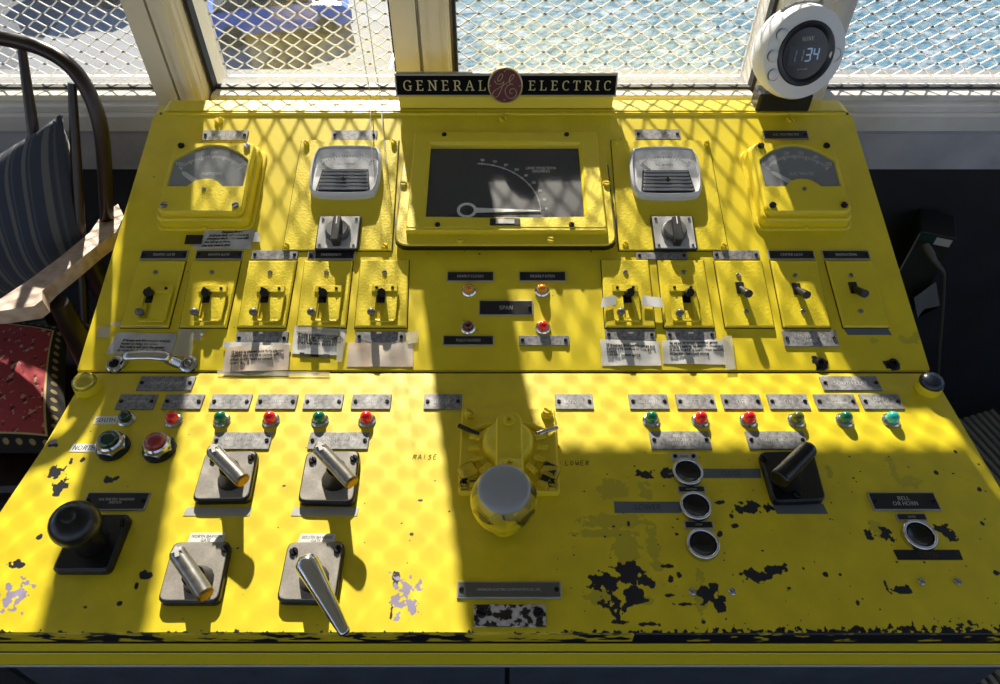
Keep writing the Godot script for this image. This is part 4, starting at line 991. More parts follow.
func leaf_dial():
	var pl := [Vector2(-0.1663, -0.4581), Vector2(0.175, -0.4581), Vector2(0.1732, -0.2082), Vector2(-0.1679, -0.2082)]
	var c := Vector2.ZERO
	for v in pl: c += v / 4.0
	var w: float = pl[2].x - pl[3].x; var d: float = pl[3].y - pl[0].y
	var s := Shape.new(); s.slab(rrect(w * 0.985, d, 0.018), -0.008, 0.003, 0.0015)
	var o := piece("leaf_position_dial", s.done(), M.yellow, con, at(FU, c) * Transform3D(Basis(Vector3.RIGHT, -0.085), Vector3(0, 0.0035, 0)), "large yellow framed black dial in the middle of the panel")
	var bg := Shape.new(); bg.slab(rrect(w * 0.985 + 0.004, d + 0.004, 0.02), -0.007, 0.0006)
	piece("packing", bg.done(), M.black_satin, o)
	var top := 0.0112
	# the raised frame: slanting walls, wide face, sunk window
	var f0 := Vector2(-0.1493, -0.4495); var f1 := Vector2(0.1578, -0.4495); var f2 := Vector2(0.1583, -0.2358); var f3 := Vector2(-0.1482, -0.2358)
	var fc := Vector2((f0.x + f1.x + f2.x + f3.x) / 4, (f0.y + f2.y) / 2); var fw := (f1.x - f0.x + f2.x - f3.x) / 2; var fd := f2.y - f0.y
	var g0 := Vector2(-0.1215, -0.4215); var g2 := Vector2(0.1261, -0.261); var g3 := Vector2(-0.1205, -0.261)
	var gw := (g2.x - g3.x); var gd := g2.y - g0.y
	var gc := Vector2((g2.x + g3.x) / 2, (g0.y + g2.y) / 2)
	var body := Shape.new()
	body.ring(rrect(fw, fd, 0.004, fc.x - c.x, fc.y - c.y), rrect(gw, gd, 0.002, gc.x - c.x, gc.y - c.y), gc - c, 0.001, top, 0.002, 0.005)
	body.box(Vector3(fc.x - c.x, 0.005, fc.y - c.y + fd / 2 + 0.002), Vector3(fw, 0.011, 0.008), 0.002)
	var fr := piece("frame", body.done(), M.yellow, o)
	var b := Shape.new(); b.slab(rrect(gw + 0.004, gd + 0.004, 0.001, gc.x - c.x, gc.y - c.y, 1), -0.002, 0.0036)
	var face := piece("dial", b.done(), M.dial_black, o)
	# quarter-circle scale about the hub
	var hub := Vector2(-0.0569, -0.2773) - c
	var rad := 0.104
	var ac := hub + Vector2(0.0115, 0)
	var sc := []
	for k in 33:
		var a := deg_to_rad(-2 + 90.0 * k / 32); sc.append(Vector2(ac.x + cos(a) * rad, ac.y - sin(a) * rad))
	strokes([sc], 0.0008, M.plate_bright, face, Transform3D(Basis.IDENTITY, Vector3(0, 0.0038, 0)), "scale_arc")
	var mk := Shape.new()
	for k in 9:
		var a := deg_to_rad(2 + 82.0 * k / 8); var e := Vector2(cos(a), -sin(a)); var n := Vector2(-e.y, e.x) * 0.0006
		mk.slab(PackedVector2Array([ac + e * (rad - 0.003) - n, ac + e * (rad + 0.003) - n, ac + e * (rad + 0.003) + n, ac + e * (rad - 0.003) + n]), 0.0035, 0.0041)
		lettering(str((k + 0) * 10), 0.009, 0.0048, M.ink_white, face, Transform3D(Basis.IDENTITY, Vector3(ac.x + e.x * (rad + 0.009), 0.0038, ac.y + e.y * (rad + 0.009))))
	piece("scale_marks", mk.done(), M.plate_bright, face)
	var tp := Vector2(0.0619, -0.3675) - c
	lettering("LEAF POSITION\nDEGREES", 0.048, 0.013, M.ink_white, face, Transform3D(Basis.IDENTITY, Vector3(tp.x, 0.0038, tp.y)))
	var pt := Shape.new()
	var circ := PackedVector2Array(); var inn := PackedVector2Array()
	for k in 28:
		var e := Vector2.from_angle(TAU * k / 28); circ.append(hub + e * 0.0155); inn.append(hub + e * 0.011)
	pt.ring(circ, inn, hub, 0.0044, 0.0056)
	pt.slab(PackedVector2Array([hub + Vector2(0.0145, -0.005), hub + Vector2(0.1155, 0.0005), hub + Vector2(0.1155, 0.0018), hub + Vector2(0.0145, 0.005)]), 0.0044, 0.0056)
	piece("pointer", pt.done(), M.white_paint, o)
	var hb := Shape.new(); hb.xf = Transform3D(Basis.IDENTITY, Vector3(hub.x, 0, hub.y)); hb.lathe([Vector2(0.0112, 0.003), Vector2(0.0112, 0.0048), Vector2(0.003, 0.0052), Vector2(0.003, 0.006), Vector2(0, 0.006)], 24, true)
	piece("hub", hb.done(), M.black_satin, o)
	piece("glass", boxm(Vector3(gw - 0.001, 0.001, gd - 0.001)), M.glass_dark, o, Transform3D(Basis.IDENTITY, Vector3(gc.x - c.x, 0.0066, gc.y - c.y)))
	for v in [Vector2(-0.0987, -0.4417), Vector2(0.1071, -0.4417), Vector2(-0.1007, -0.2414), Vector2(0.1046, -0.2414)]:
		screw(o, Transform3D(Basis.IDENTITY, Vector3(v.x - c.x, top, v.y - c.y)), 0.0042, M.dark_steel, 0.6, 0.003)
	for v in [Vector2(-0.1604, -0.3351), Vector2(0.1665, -0.3351), Vector2(-0.0652, -0.2175), Vector2(0.0721, -0.2175)]:
		screw(o, Transform3D(Basis.IDENTITY, Vector3(v.x - c.x, 0.003, v.y - c.y)), 0.0056, M.yellow, 1.4, 0.003)
	var t := [0.0027, -0.2472, 0.0464, 0.0133]
	var tg := Shape.new(); tg.slab(rrect(t[2], t[3], 0.001, t[0] - c.x, t[1] - c.y, 2), top, top + 0.0015, 0.0003)
	var to := piece("maker_tag", tg.done(), M.black_satin, o, Transform3D.IDENTITY, "small black and silver tag under the dial window")
	piece("plate_face", boxm(Vector3(t[2] * 0.62, 0.001, t[3] * 0.66)), M.plate_bright, to, Transform3D(Basis.IDENTITY, Vector3(t[0] - c.x, top + 0.0016, t[1] - c.y)))

# ---------------------------------------------------------------- desk
func desk_instruments():
	plate(FD, [-0.4674, 0.016, 0.0763, 0.0251], "metal", "NORTH SPAN", "half shaded nameplate at the upper left of the desk")
	plate(FD, [-0.4972, 0.0484, 0.0515, 0.0257], "metal", "GATE OPEN")
	plate(FD, [-0.4341, 0.0484, 0.0529, 0.0257], "metal", "GATE OPEN")
	plate(FD, [-0.3697, 0.0484, 0.0542, 0.0257], "metal", "GATE OPEN")
	plate(FD, [-0.3073, 0.0484, 0.0542, 0.0257], "metal", "GATE CLOSED")
	plate(FD, [-0.2443, 0.0484, 0.0529, 0.0257], "metal", "GATE OPEN")
	plate(FD, [-0.1792, 0.0484, 0.0529, 0.0257], "metal", "GATE CLOSED")
	plate(FD, [-0.0823, 0.0484, 0.0515, 0.0257], "metal", "RAISE", "nameplate half in shade left of the lever")
	plate(FD, [0.0953, 0.0484, 0.0515, 0.0257], "metal", "LOWER", "sunlit nameplate right of the lever")
	plate(FD, [0.1963, 0.0484, 0.0529, 0.0257], "metal", "RELEASED")
	plate(FD, [0.2601, 0.0484, 0.0529, 0.0257], "metal", "SET")
	plate(FD, [0.3224, 0.0484, 0.0529, 0.0257], "metal", "OFF")
	plate(FD, [0.3855, 0.0484, 0.0542, 0.0257], "metal", "ON")
	plate(FD, [0.4499, 0.0484, 0.0556, 0.0257], "metal", "LOCK\nWITHDRAWN")
	plate(FD, [0.5116, 0.0484, 0.0542, 0.0257], "metal", "LEAF 2\nSEATED")
	plate(FD, [0.4803, 0.016, 0.0804, 0.0251], "metal", "SOUTH LEAF", "wide nameplate at the upper right of the desk")
	plate(FD, [-0.3391, 0.1123, 0.0751, 0.0266], "metal", "NORTH TRAFFIC\nGATE BB", "nameplate of the north traffic gate switch")
	plate(FD, [-0.2135, 0.1123, 0.0777, 0.0266], "metal", "SOUTH TRAFFIC\nGATE BB", "nameplate of the south traffic gate switch")
	plate(FD, [0.2283, 0.1115, 0.0778, 0.0282], "metal", "NO. 1\nEMERGENCY\nRELEASE", "large nameplate above the three push buttons")
	plate(FD, [0.3533, 0.1115, 0.0765, 0.0282], "metal", "TRAFFIC LIGHTS", "large nameplate above the black handle switch")
	plate(FD, [-0.4694, 0.2007, 0.0763, 0.0246], "dark", "VOLTMETER TRANSFER\nSWITCH", "dark nameplate above the black ball switch")
	plate(FD, [0.4837, 0.2007, 0.0811, 0.0246], "dark", "BELL\nOR HORN", "black nameplate with a bright border at the right of the desk")
	plate(FD, [0.005, 0.3113, 0.115, 0.0194], "slate", "AMERICAN ELECTRIC CORPORATION CO. INC.", "long grey maker plate at the front of the desk")
	plate(FD, [0.0058, 0.3396, 0.0777, 0.0239], "corroded", "", "corroded white plate at the front edge of the desk")
	for e in [[[0.2291, 0.1365, 0.0331, 0.0113], "bright", "RAISE"], [[0.2296, 0.1842, 0.0337, 0.0098], "dark", "NORMAL"], [[0.2295, 0.2322, 0.0343, 0.0104], "dark", "STOP"], [[0.4845, 0.222, 0.0357, 0.0099], "dark", "HORN"]]:
		plate(FD, e[0], e[1], e[2], "", e[1] == "bright")
	var lamps := [[Vector2(-0.5003, 0.0779), "dark_green", "dark green lamp beside the SOUTH strip"], [Vector2(-0.4374, 0.0796), "red", "red lamp above the big red pilot light"], [Vector2(-0.3737, 0.0796), "green", "green lamp, left one above the north traffic plate"], [Vector2(-0.3087, 0.0796), "red", "red lamp, right one above the north traffic plate"], [Vector2(-0.2437, 0.0796), "green", "green lamp, left one above the south traffic plate"], [Vector2(-0.1814, 0.0796), "red", "red lamp, right one above the south traffic plate"], [Vector2(0.1953, 0.0796), "green", "green lamp above the large plate of the three buttons"], [Vector2(0.2603, 0.0796), "red", "plain red lamp right of the lever"], [Vector2(0.3239, 0.0796), "red", "red lamp above the traffic lights plate"], [Vector2(0.3876, 0.0796), "mixed", "faded olive lamp above the black handle"], [Vector2(0.4513, 0.0796), "green", "dark teal lamp, second from the right end of the row"], [Vector2(0.5129, 0.0796), "teal", "pale turquoise lamp at the right end of the row"]]
	for l in lamps: lamp(FD, l[0], "lens_" + l[1], l[2], 0.0082, 0.0165)
	# big pilot lights with hexagon nuts
	for e in [[Vector2(-0.5012, 0.1225), "dark_green", "big dark green pilot light beside the NORTH strip"], [Vector2(-0.4411, 0.1255), "dark_red", "big red pilot light with a hexagon nut"]]:
		var ba := Shape.new(); ba.lathe([Vector2(0.0205, 0), Vector2(0.0205, 0.0045), Vector2(0.019, 0.0055), Vector2(0, 0.0055)], 28, true)
		var o := piece("pilot_light", ba.done(), M.black_satin, con, at(FD, e[0]), e[2])
		var nut := PackedVector2Array()
		for k in 6: nut.append(Vector2.from_angle(TAU * k / 6 + 0.2) * 0.019)
		var ns := Shape.new(); ns.slab(nut, 0.005, 0.011, 0.0015); piece("nut", ns.done(), M.chrome, o)
		var bz := Shape.new(); bz.lathe([Vector2(0.0166, 0.01), Vector2(0.0166, 0.016), Vector2(0.015, 0.0185), Vector2(0.0128, 0.0185), Vector2(0.0128, 0.014), Vector2(0, 0.014)], 28, true); piece("bezel", bz.done(), M.chrome, o)
		var le := Shape.new(); var pr := [Vector2(0.0126, 0.014), Vector2(0.0126, 0.0195)]
		for k in range(1, 7): pr.append(Vector2(0.0126 * cos(PI / 2 * k / 6), 0.0195 + 0.0085 * sin(PI / 2 * k / 6)))
		le.lathe(pr, 24); piece("lens", le.done(), M["lens_" + e[1]] if e[1] == "dark_green" else M.lens_pilot_red, o)
	sticker(FD, [Vector2(-0.5437, 0.0721), Vector2(-0.5143, 0.0721), Vector2(-0.5125, 0.0845), Vector2(-0.5429, 0.0845)], M.sticker_white, "white SOUTH strip left of the small green lamp", "SOUTH")
	sticker(FD, [Vector2(-0.5551, 0.1163), Vector2(-0.5229, 0.1163), Vector2(-0.522, 0.1286), Vector2(-0.5566, 0.1286)], M.sticker_white, "white NORTH strip left of the big green pilot light", "NORTH")
	sticker(FD, [Vector2(-0.3818, 0.2083), Vector2(-0.3036, 0.2083), Vector2(-0.3045, 0.2197), Vector2(-0.3832, 0.2197)], M.tape_silver, "silver tape under the north traffic gate switch")
	sticker(FD, [Vector2(-0.253, 0.2083), Vector2(-0.1748, 0.2083), Vector2(-0.1756, 0.2197), Vector2(-0.2544, 0.2197)], M.tape_silver, "silver tape under the south traffic gate switch")
	sticker(FD, [Vector2(-0.3672, 0.2419), Vector2(-0.3262, 0.2419), Vector2(-0.326, 0.2558), Vector2(-0.3677, 0.2558)], M.sticker_white, "white sticker above the lower left handle switch", "NORTH BARRIER\nGATE", M.ink_grey)
	sticker(FD, [Vector2(-0.238, 0.2431), Vector2(-0.197, 0.2431), Vector2(-0.1983, 0.257), Vector2(-0.24, 0.257)], M.sticker_white, "white sticker above the long chrome lever switch", "SOUTH BARRIER\nGATE", M.ink_grey)
	sticker(FD, [Vector2(0.2461, 0.1541), Vector2(0.3214, 0.1541), Vector2(0.3194, 0.1672), Vector2(0.2449, 0.1672)], M.dymo, "blue grey strip between the first button and the black switch", "CLOSE", M.ink_grey)
	sticker(FD, [Vector2(0.1331, 0.2008), Vector2(0.213, 0.2008), Vector2(0.214, 0.2157), Vector2(0.1326, 0.2157)], M.dymo, "blue grey strip left of the second button", "LOWER", M.ink_grey)
	sticker(FD, [Vector2(0.3237, 0.2036), Vector2(0.3853, 0.2036), Vector2(0.3872, 0.217), Vector2(0.3262, 0.217)], M.dymo, "blue grey strip under the black handle switch")
	sticker(FD, [Vector2(0.4476, 0.2633), Vector2(0.5237, 0.2633), Vector2(0.5229, 0.2755), Vector2(0.4488, 0.2755)], M.tape_black, "black strip below the right push button", "OPEN", M.ink_brown)
	push_button(FD, Vector2(0.2285, 0.1614), "push button, first of the row of three")
	push_button(FD, Vector2(0.2296, 0.209), "push button, middle of the row of three", 0.0195)
	push_button(FD, Vector2(0.2286, 0.2583), "push button, nearest of the row of three", 0.0195)
	push_button(FD, Vector2(0.4829, 0.247), "push button at the right of the desk", 0.0195)
	for p in [Vector2(0.2071, 0.3131), Vector2(0.2512, 0.3131), Vector2(0.4646, 0.3016), Vector2(0.5047, 0.3016)]:
		screw(con, at(FD, p), 0.0042, M.chrome, 0.9, 0.004)
	# handwriting on the paint
	var ink := []
	var hw := func(word: String, o: Vector2, s: float):
		var g := {"R": [[Vector2(0, 1), Vector2(0.15, 0)], [Vector2(0.1, 0.1), Vector2(0.6, 0.1), Vector2(0.5, 0.45), Vector2(0.15, 0.5)], [Vector2(0.2, 0.5), Vector2(0.55, 1)]], "A": [[Vector2(0, 1), Vector2(0.4, 0), Vector2(0.6, 1)], [Vector2(0.15, 0.65), Vector2(0.55, 0.6)]], "I": [[Vector2(0.3, 0), Vector2(0.2, 1)]], "S": [[Vector2(0.6, 0.05), Vector2(0.2, 0.15), Vector2(0.2, 0.45), Vector2(0.5, 0.55), Vector2(0.45, 0.9), Vector2(0, 1)]], "E": [[Vector2(0.6, 0), Vector2(0.15, 0.05), Vector2(0.05, 1), Vector2(0.55, 0.95)], [Vector2(0.1, 0.5), Vector2(0.5, 0.45)]], "L": [[Vector2(0.2, 0), Vector2(0, 1), Vector2(0.6, 0.9)]], "O": [[Vector2(0.35, 0.05), Vector2(0.05, 0.4), Vector2(0.2, 0.95), Vector2(0.55, 0.6), Vector2(0.35, 0.05)]], "W": [[Vector2(0, 0), Vector2(0.15, 1), Vector2(0.35, 0.35), Vector2(0.5, 1), Vector2(0.7, 0)]]}
		for k in word.length():
			for l in g[word[k]]:
				var pl := []
				for v in l: pl.append(o + (Vector2(v.x, v.y - 0.5) + Vector2(k * 0.95, 0)) * s)
				ink.append(pl)
	hw.call("RAISE", Vector2(-0.1157, 0.1362), 0.0068); hw.call("LOWER", Vector2(0.0772, 0.1452), 0.0068)
	strokes(ink, 0.0004, M.ink_brown, con, at(FD, Vector2.ZERO, 0.0002), "handwriting", 4)
	# the bar handle switches
	handle_switch([Vector2(-0.377, 0.1347), Vector2(-0.3111, 0.1332), Vector2(-0.3059, 0.2036), Vector2(-0.3744, 0.2049)], A3(Vector2(-0.3436, 0.1658), 0.055), A3(Vector2(-0.3041, 0.2011), 0.05), Vector2(0.0092, 0.0092), Vector2(0.0092, 0.0092), M.cast_grey, M.satin_chrome, M.brass, "grey switch with a bar handle, under the north traffic plate", [Vector2(-0.3157, 0.145), Vector2(-0.3625, 0.148)])
	handle_switch([Vector2(-0.2496, 0.1347), Vector2(-0.1823, 0.1332), Vector2(-0.1797, 0.2076), Vector2(-0.2474, 0.2063)], A3(Vector2(-0.2181, 0.1629), 0.055), A3(Vector2(-0.1774, 0.2038), 0.05), Vector2(0.0092, 0.0092), Vector2(0.0092, 0.0092), M.cast_grey, M.satin_chrome, M.brass, "grey switch with a bar handle, under the south traffic plate", [Vector2(-0.1877, 0.1465), Vector2(-0.2385, 0.1494)])
	handle_switch([Vector2(-0.3797, 0.2583), Vector2(-0.3141, 0.257), Vector2(-0.309, 0.3288), Vector2(-0.3754, 0.3288)], A3(Vector2(-0.3465, 0.2965), 0.055), A3(Vector2(-0.309, 0.3369), 0.05), Vector2(0.0092, 0.0092), Vector2(0.0092, 0.0092), M.cast_grey, M.satin_chrome, M.brass, "grey switch with a bar handle at the front left of the desk", [Vector2(-0.3164, 0.2675)])
	handle_switch([Vector2(-0.2479, 0.2583), Vector2(-0.1833, 0.257), Vector2(-0.1826, 0.3288), Vector2(-0.2471, 0.3277)], A3(Vector2(-0.2041, 0.3136), 0.065), A3(Vector2(-0.1601, 0.3748), 0.05), Vector2(0.0125, 0.0115), Vector2(0.006, 0.005), M.cast_grey, M.chrome, M.chrome, "grey switch with a long tapered chrome lever at the front of the desk", [Vector2(-0.2384, 0.2712), Vector2(-0.1889, 0.2688)], true)
	handle_switch([Vector2(0.3224, 0.1347), Vector2(0.3921, 0.1316), Vector2(0.3865, 0.2036), Vector2(0.323, 0.2063)], A3(Vector2(0.3575, 0.1677), 0.06), A3(Vector2(0.3158, 0.2047), 0.06), Vector2(0.0105, 0.0105), Vector2(0.0115, 0.0115), M.bakelite, M.black_gloss, M.black_gloss, "black switch with a black bar handle at the right of the desk", [Vector2(0.3241, 0.1465), Vector2(0.3522, 0.1977)])
	# black ball switch at the left
	var q := [Vector2(-0.5051, 0.2223), Vector2(-0.4408, 0.2223), Vector2(-0.4408, 0.2934), Vector2(-0.5059, 0.2934)]
	var c := Vector2.ZERO
	for v in q: c += v / 4.0
	var loc := []
	for v in q: loc.append(v - c)
	var s := Shape.new(); s.slab(bakelite_base(FD, loc, M.bakelite), 0, 0.011, 0.003)
	var o := piece("control_switch", s.done(), M.bakelite, con, at(FD, c), "black switch with a round ball knob at the left of the desk")
	screw(o, Transform3D(Basis.IDENTITY, Vector3(Vector2(-0.4439, 0.2349).x - c.x, 0.011, Vector2(-0.4439, 0.2349).y - c.y)), 0.0048, M.dark_steel, 0.5, 0.003)
	var kp := Vector2(-0.4672, 0.2639) - c
	var st := Shape.new(); st.tube([Vector3(kp.x * 0.1, 0.01, kp.y * 0.1), Vector3(kp.x * 0.5, 0.03, kp.y * 0.5), Vector3(kp.x, 0.055, kp.y)], [0.019, 0.015, 0.012], 16)
	piece("shaft", st.done(), M.bakelite, o)
	var kn := Shape.new()
	var ax := Vector3(kp.x, 0.05, kp.y).normalized()
	var bx := Vector3(1, 0, 0).cross(ax).normalized()
	kn.xf = Transform3D(Basis(ax.cross(bx).normalized() * -1.0, ax, bx), Vector3(kp.x, 0.062, kp.y))
	if kn.xf.basis.determinant() < 0: kn.xf.basis.x = -kn.xf.basis.x
	var pr := [Vector2(0.012, -0.022)]
	for k in 9: pr.append(Vector2(0.0262 * cos(-0.75 + 2.0 * k / 8), 0.0225 * sin(-0.75 + 2.0 * k / 8)))
	pr.append_array([Vector2(0.007, 0.0208), Vector2(0.006, 0.0198), Vector2(0, 0.0198)])
	kn.lathe(pr, 24)
	piece("ball_knob", kn.done(), M.bakelite, o)

func A3(p: Vector2, h: float) -> Vector3: return Vector3(p.x, h, p.y)

# ---------------------------------------------------------------- central raise and lower lever
func lever_controller():
	var q := [Vector2(-0.0573, 0.0646), Vector2(0.0701, 0.0646), Vector2(0.0681, 0.1926), Vector2(-0.0562, 0.1926)]
	var c := Vector2((q[2].x + q[3].x) / 2, (q[0].y + q[2].y) / 2)
	var w: float = q[2].x - q[3].x; var d: float = q[2].y - q[0].y
	var s := Shape.new(); s.slab(rrect(w, d, 0.004), 0, 0.009, 0.002)
	var o := piece("lever_controller", s.done(), M.yellow, con, at(FD, c), "yellow raise and lower lever with a grey capped knob in the middle of the desk")
	var L := func(p: Vector2, h: float) -> Vector3: return Vector3(p.x - c.x, h, p.y - c.y)
	var hub: Vector3 = L.call(Vector2(0.005, 0.131), 0.009)
	var dr := Shape.new(); dr.xf = Transform3D(Basis.IDENTITY, Vector3(hub.x, 0, hub.z))
	dr.lathe([Vector2(0.041, 0.009), Vector2(0.041, 0.014), Vector2(0.041, 0.014), Vector2(0.032, 0.015), Vector2(0.032, 0.015), Vector2(0.031, 0.03), Vector2(0.026, 0.036), Vector2(0, 0.038)], 32)
	piece("drum", dr.done(), M.yellow, o)
	# webs that brace the drum towards the plate corners
	for k in [-1, 1]:
		var b := Shape.new()
		b.tube([hub + Vector3(k * 0.008, 0.004, -0.039), hub + Vector3(k * 0.032, 0.003, -0.034), hub + Vector3(k * 0.05, 0.001, -0.026)], 0.004, 8)
		piece("web", b.done(), M.yellow, o)
		for j in 4:                                       # notch teeth round the drum
			var a := deg_to_rad(-18 + 22.0 * j); var e := Vector3(cos(a) * k, 0, sin(a))
			var t := Shape.new(); t.tube([hub + e * 0.036 + Vector3(0, 0.013, 0.004), hub + e * 0.05 + Vector3(0, 0.013, 0.004)], Vector2(0.0036, 0.0042), 8)
			piece("tooth", t.done(), M.yellow, o)
		var ps := Shape.new(); var p0: Vector3 = L.call((Vector2(-0.0582, 0.0965) if k < 0 else Vector2(0.0688, 0.0996)), 0.013); var p1: Vector3 = L.call((Vector2(-0.0331, 0.1135) if k < 0 else Vector2(0.0423, 0.1135)), 0.018)
		ps.tube([p0, p1], Vector2(0.0032, 0.003), 8)
		piece("stop_pin", ps.done(), M.black_gloss if k < 0 else M.chrome, o)
		# clamp blocks with worn bolts at the near corners
		var bp: Vector3 = L.call((Vector2(-0.0441, 0.1683) if k < 0 else Vector2(0.0561, 0.1683)), 0.009)
		var bl := Shape.new(); bl.xf = Transform3D(Basis(Vector3.UP, -k * 0.5), bp)
		bl.slab(rrect(0.022, 0.018, 0.003, 0, 0, 2), 0, 0.016, 0.003); bl.slab(rrect(0.016, 0.02, 0.003, 0, 0.012, 2), 0, 0.011, 0.003)
		piece("clamp_block", bl.done(), M.yellow_worn, o)
		var hx := PackedVector2Array()
		for j in 6: hx.append(Vector2.from_angle(TAU * j / 6) * 0.008)
		for e2 in [[L.call((Vector2(-0.0476, 0.1847) if k < 0 else Vector2(0.0582, 0.1847)), 0.009), M.yellow_worn], [L.call((Vector2(-0.0445, 0.077) if k < 0 else Vector2(0.0569, 0.077)), 0.009), M.yellow]]:
			var bo := Shape.new(); bo.xf = Transform3D(Basis.IDENTITY, e2[0]); bo.slab(hx, 0, 0.006, 0.001)
			var bm := piece("bolt", bo.done(), e2[1], o)
			screw(bm, Transform3D(Basis.IDENTITY, e2[0] + Vector3(0, 0.006, 0)), 0.0062, M.yellow if e2[1] == M.yellow else M.yellow_worn, 0.9, 0.004)
	# arm from the hub to the knob
	var kc: Vector3 = L.call(Vector2(-0.0006, 0.242), 0.075)
	var a0: Vector3 = L.call(Vector2(0.0062, 0.1128), 0.045)
	var ar := Shape.new()
	var pr := PackedVector2Array()
	var len_ := kc.z - a0.z
	for k in 9: pr.append(Vector2(cos(PI + PI * k / 8) * 0.0165, sin(PI + PI * k / 8) * 0.0165))
	pr.append(Vector2(0.0165, len_ * 0.45)); pr.append(Vector2(-0.0165, len_ * 0.45))
	ar.xf = Transform3D(Basis.IDENTITY, a0 - Vector3(0, 0.012, 0))
	ar.slab(pr, 0, 0.012, 0.002)
	ar.xf = Transform3D(Basis(Vector3.RIGHT, -0.35), a0 + Vector3(0, -0.012, len_ * 0.45))
	ar.slab(PackedVector2Array([Vector2(-0.0165, -0.004), Vector2(0.0165, -0.004), Vector2(0.0165, len_ * 0.5), Vector2(-0.0165, len_ * 0.5)]), 0, 0.012, 0.002)
	piece("arm", ar.done(), M.yellow, o)
	for e in [[a0, 0.0075], [a0 + Vector3(0, 0.004, len_ * 0.52), 0.008]]:
		var n := Shape.new(); n.xf = Transform3D(Basis.IDENTITY, e[0]); n.lathe([Vector2(e[1], -0.002), Vector2(e[1], 0.003), Vector2(e[1] * 0.72, 0.004), Vector2(e[1] * 0.35, 0.004), Vector2(e[1] * 0.3, 0.001), Vector2(0, 0.001)], 18, true)
		piece("arm_bolt", n.done(), M.yellow, o)
	# bulb knob tilted towards the operator, its flat grey cap on top
	var kx := Basis(Vector3.RIGHT, 0.06)
	var kn := Shape.new(); kn.xf = Transform3D(kx, kc)
	var p := [Vector2(0.0165, -0.06), Vector2(0.0165, -0.040), Vector2(0.02, -0.034)]
	for k in 10: p.append(Vector2(0.037 * cos(-0.95 + 1.75 * k / 9.0), 0.036 * sin(-0.95 + 1.75 * k / 9.0)))
	kn.lathe(p, 36)
	var kno := piece("knob", kn.done(), M.knob_yellow, o)
	var cp := Shape.new(); cp.xf = kn.xf
	cp.lathe([Vector2(0.0285, 0.024), Vector2(0.0285, 0.028), Vector2(0.0275, 0.0295), Vector2(0.024, 0.0312), Vector2(0.015, 0.0332), Vector2(0.007, 0.034), Vector2(0, 0.0342)], 36)
	piece("knob_cap", cp.done(), M.knob_cap, o, Transform3D.IDENTITY, "smooth grey cap of the lever knob")
	var stp := Shape.new(); stp.tube([kc - kx.y * 0.055, kc - kx.y * 0.062, a0 + Vector3(0, -0.01, len_ * 0.8)], [0.014, 0.013, 0.012], 14)
	piece("knob_stem", stp.done(), M.yellow_worn, o)

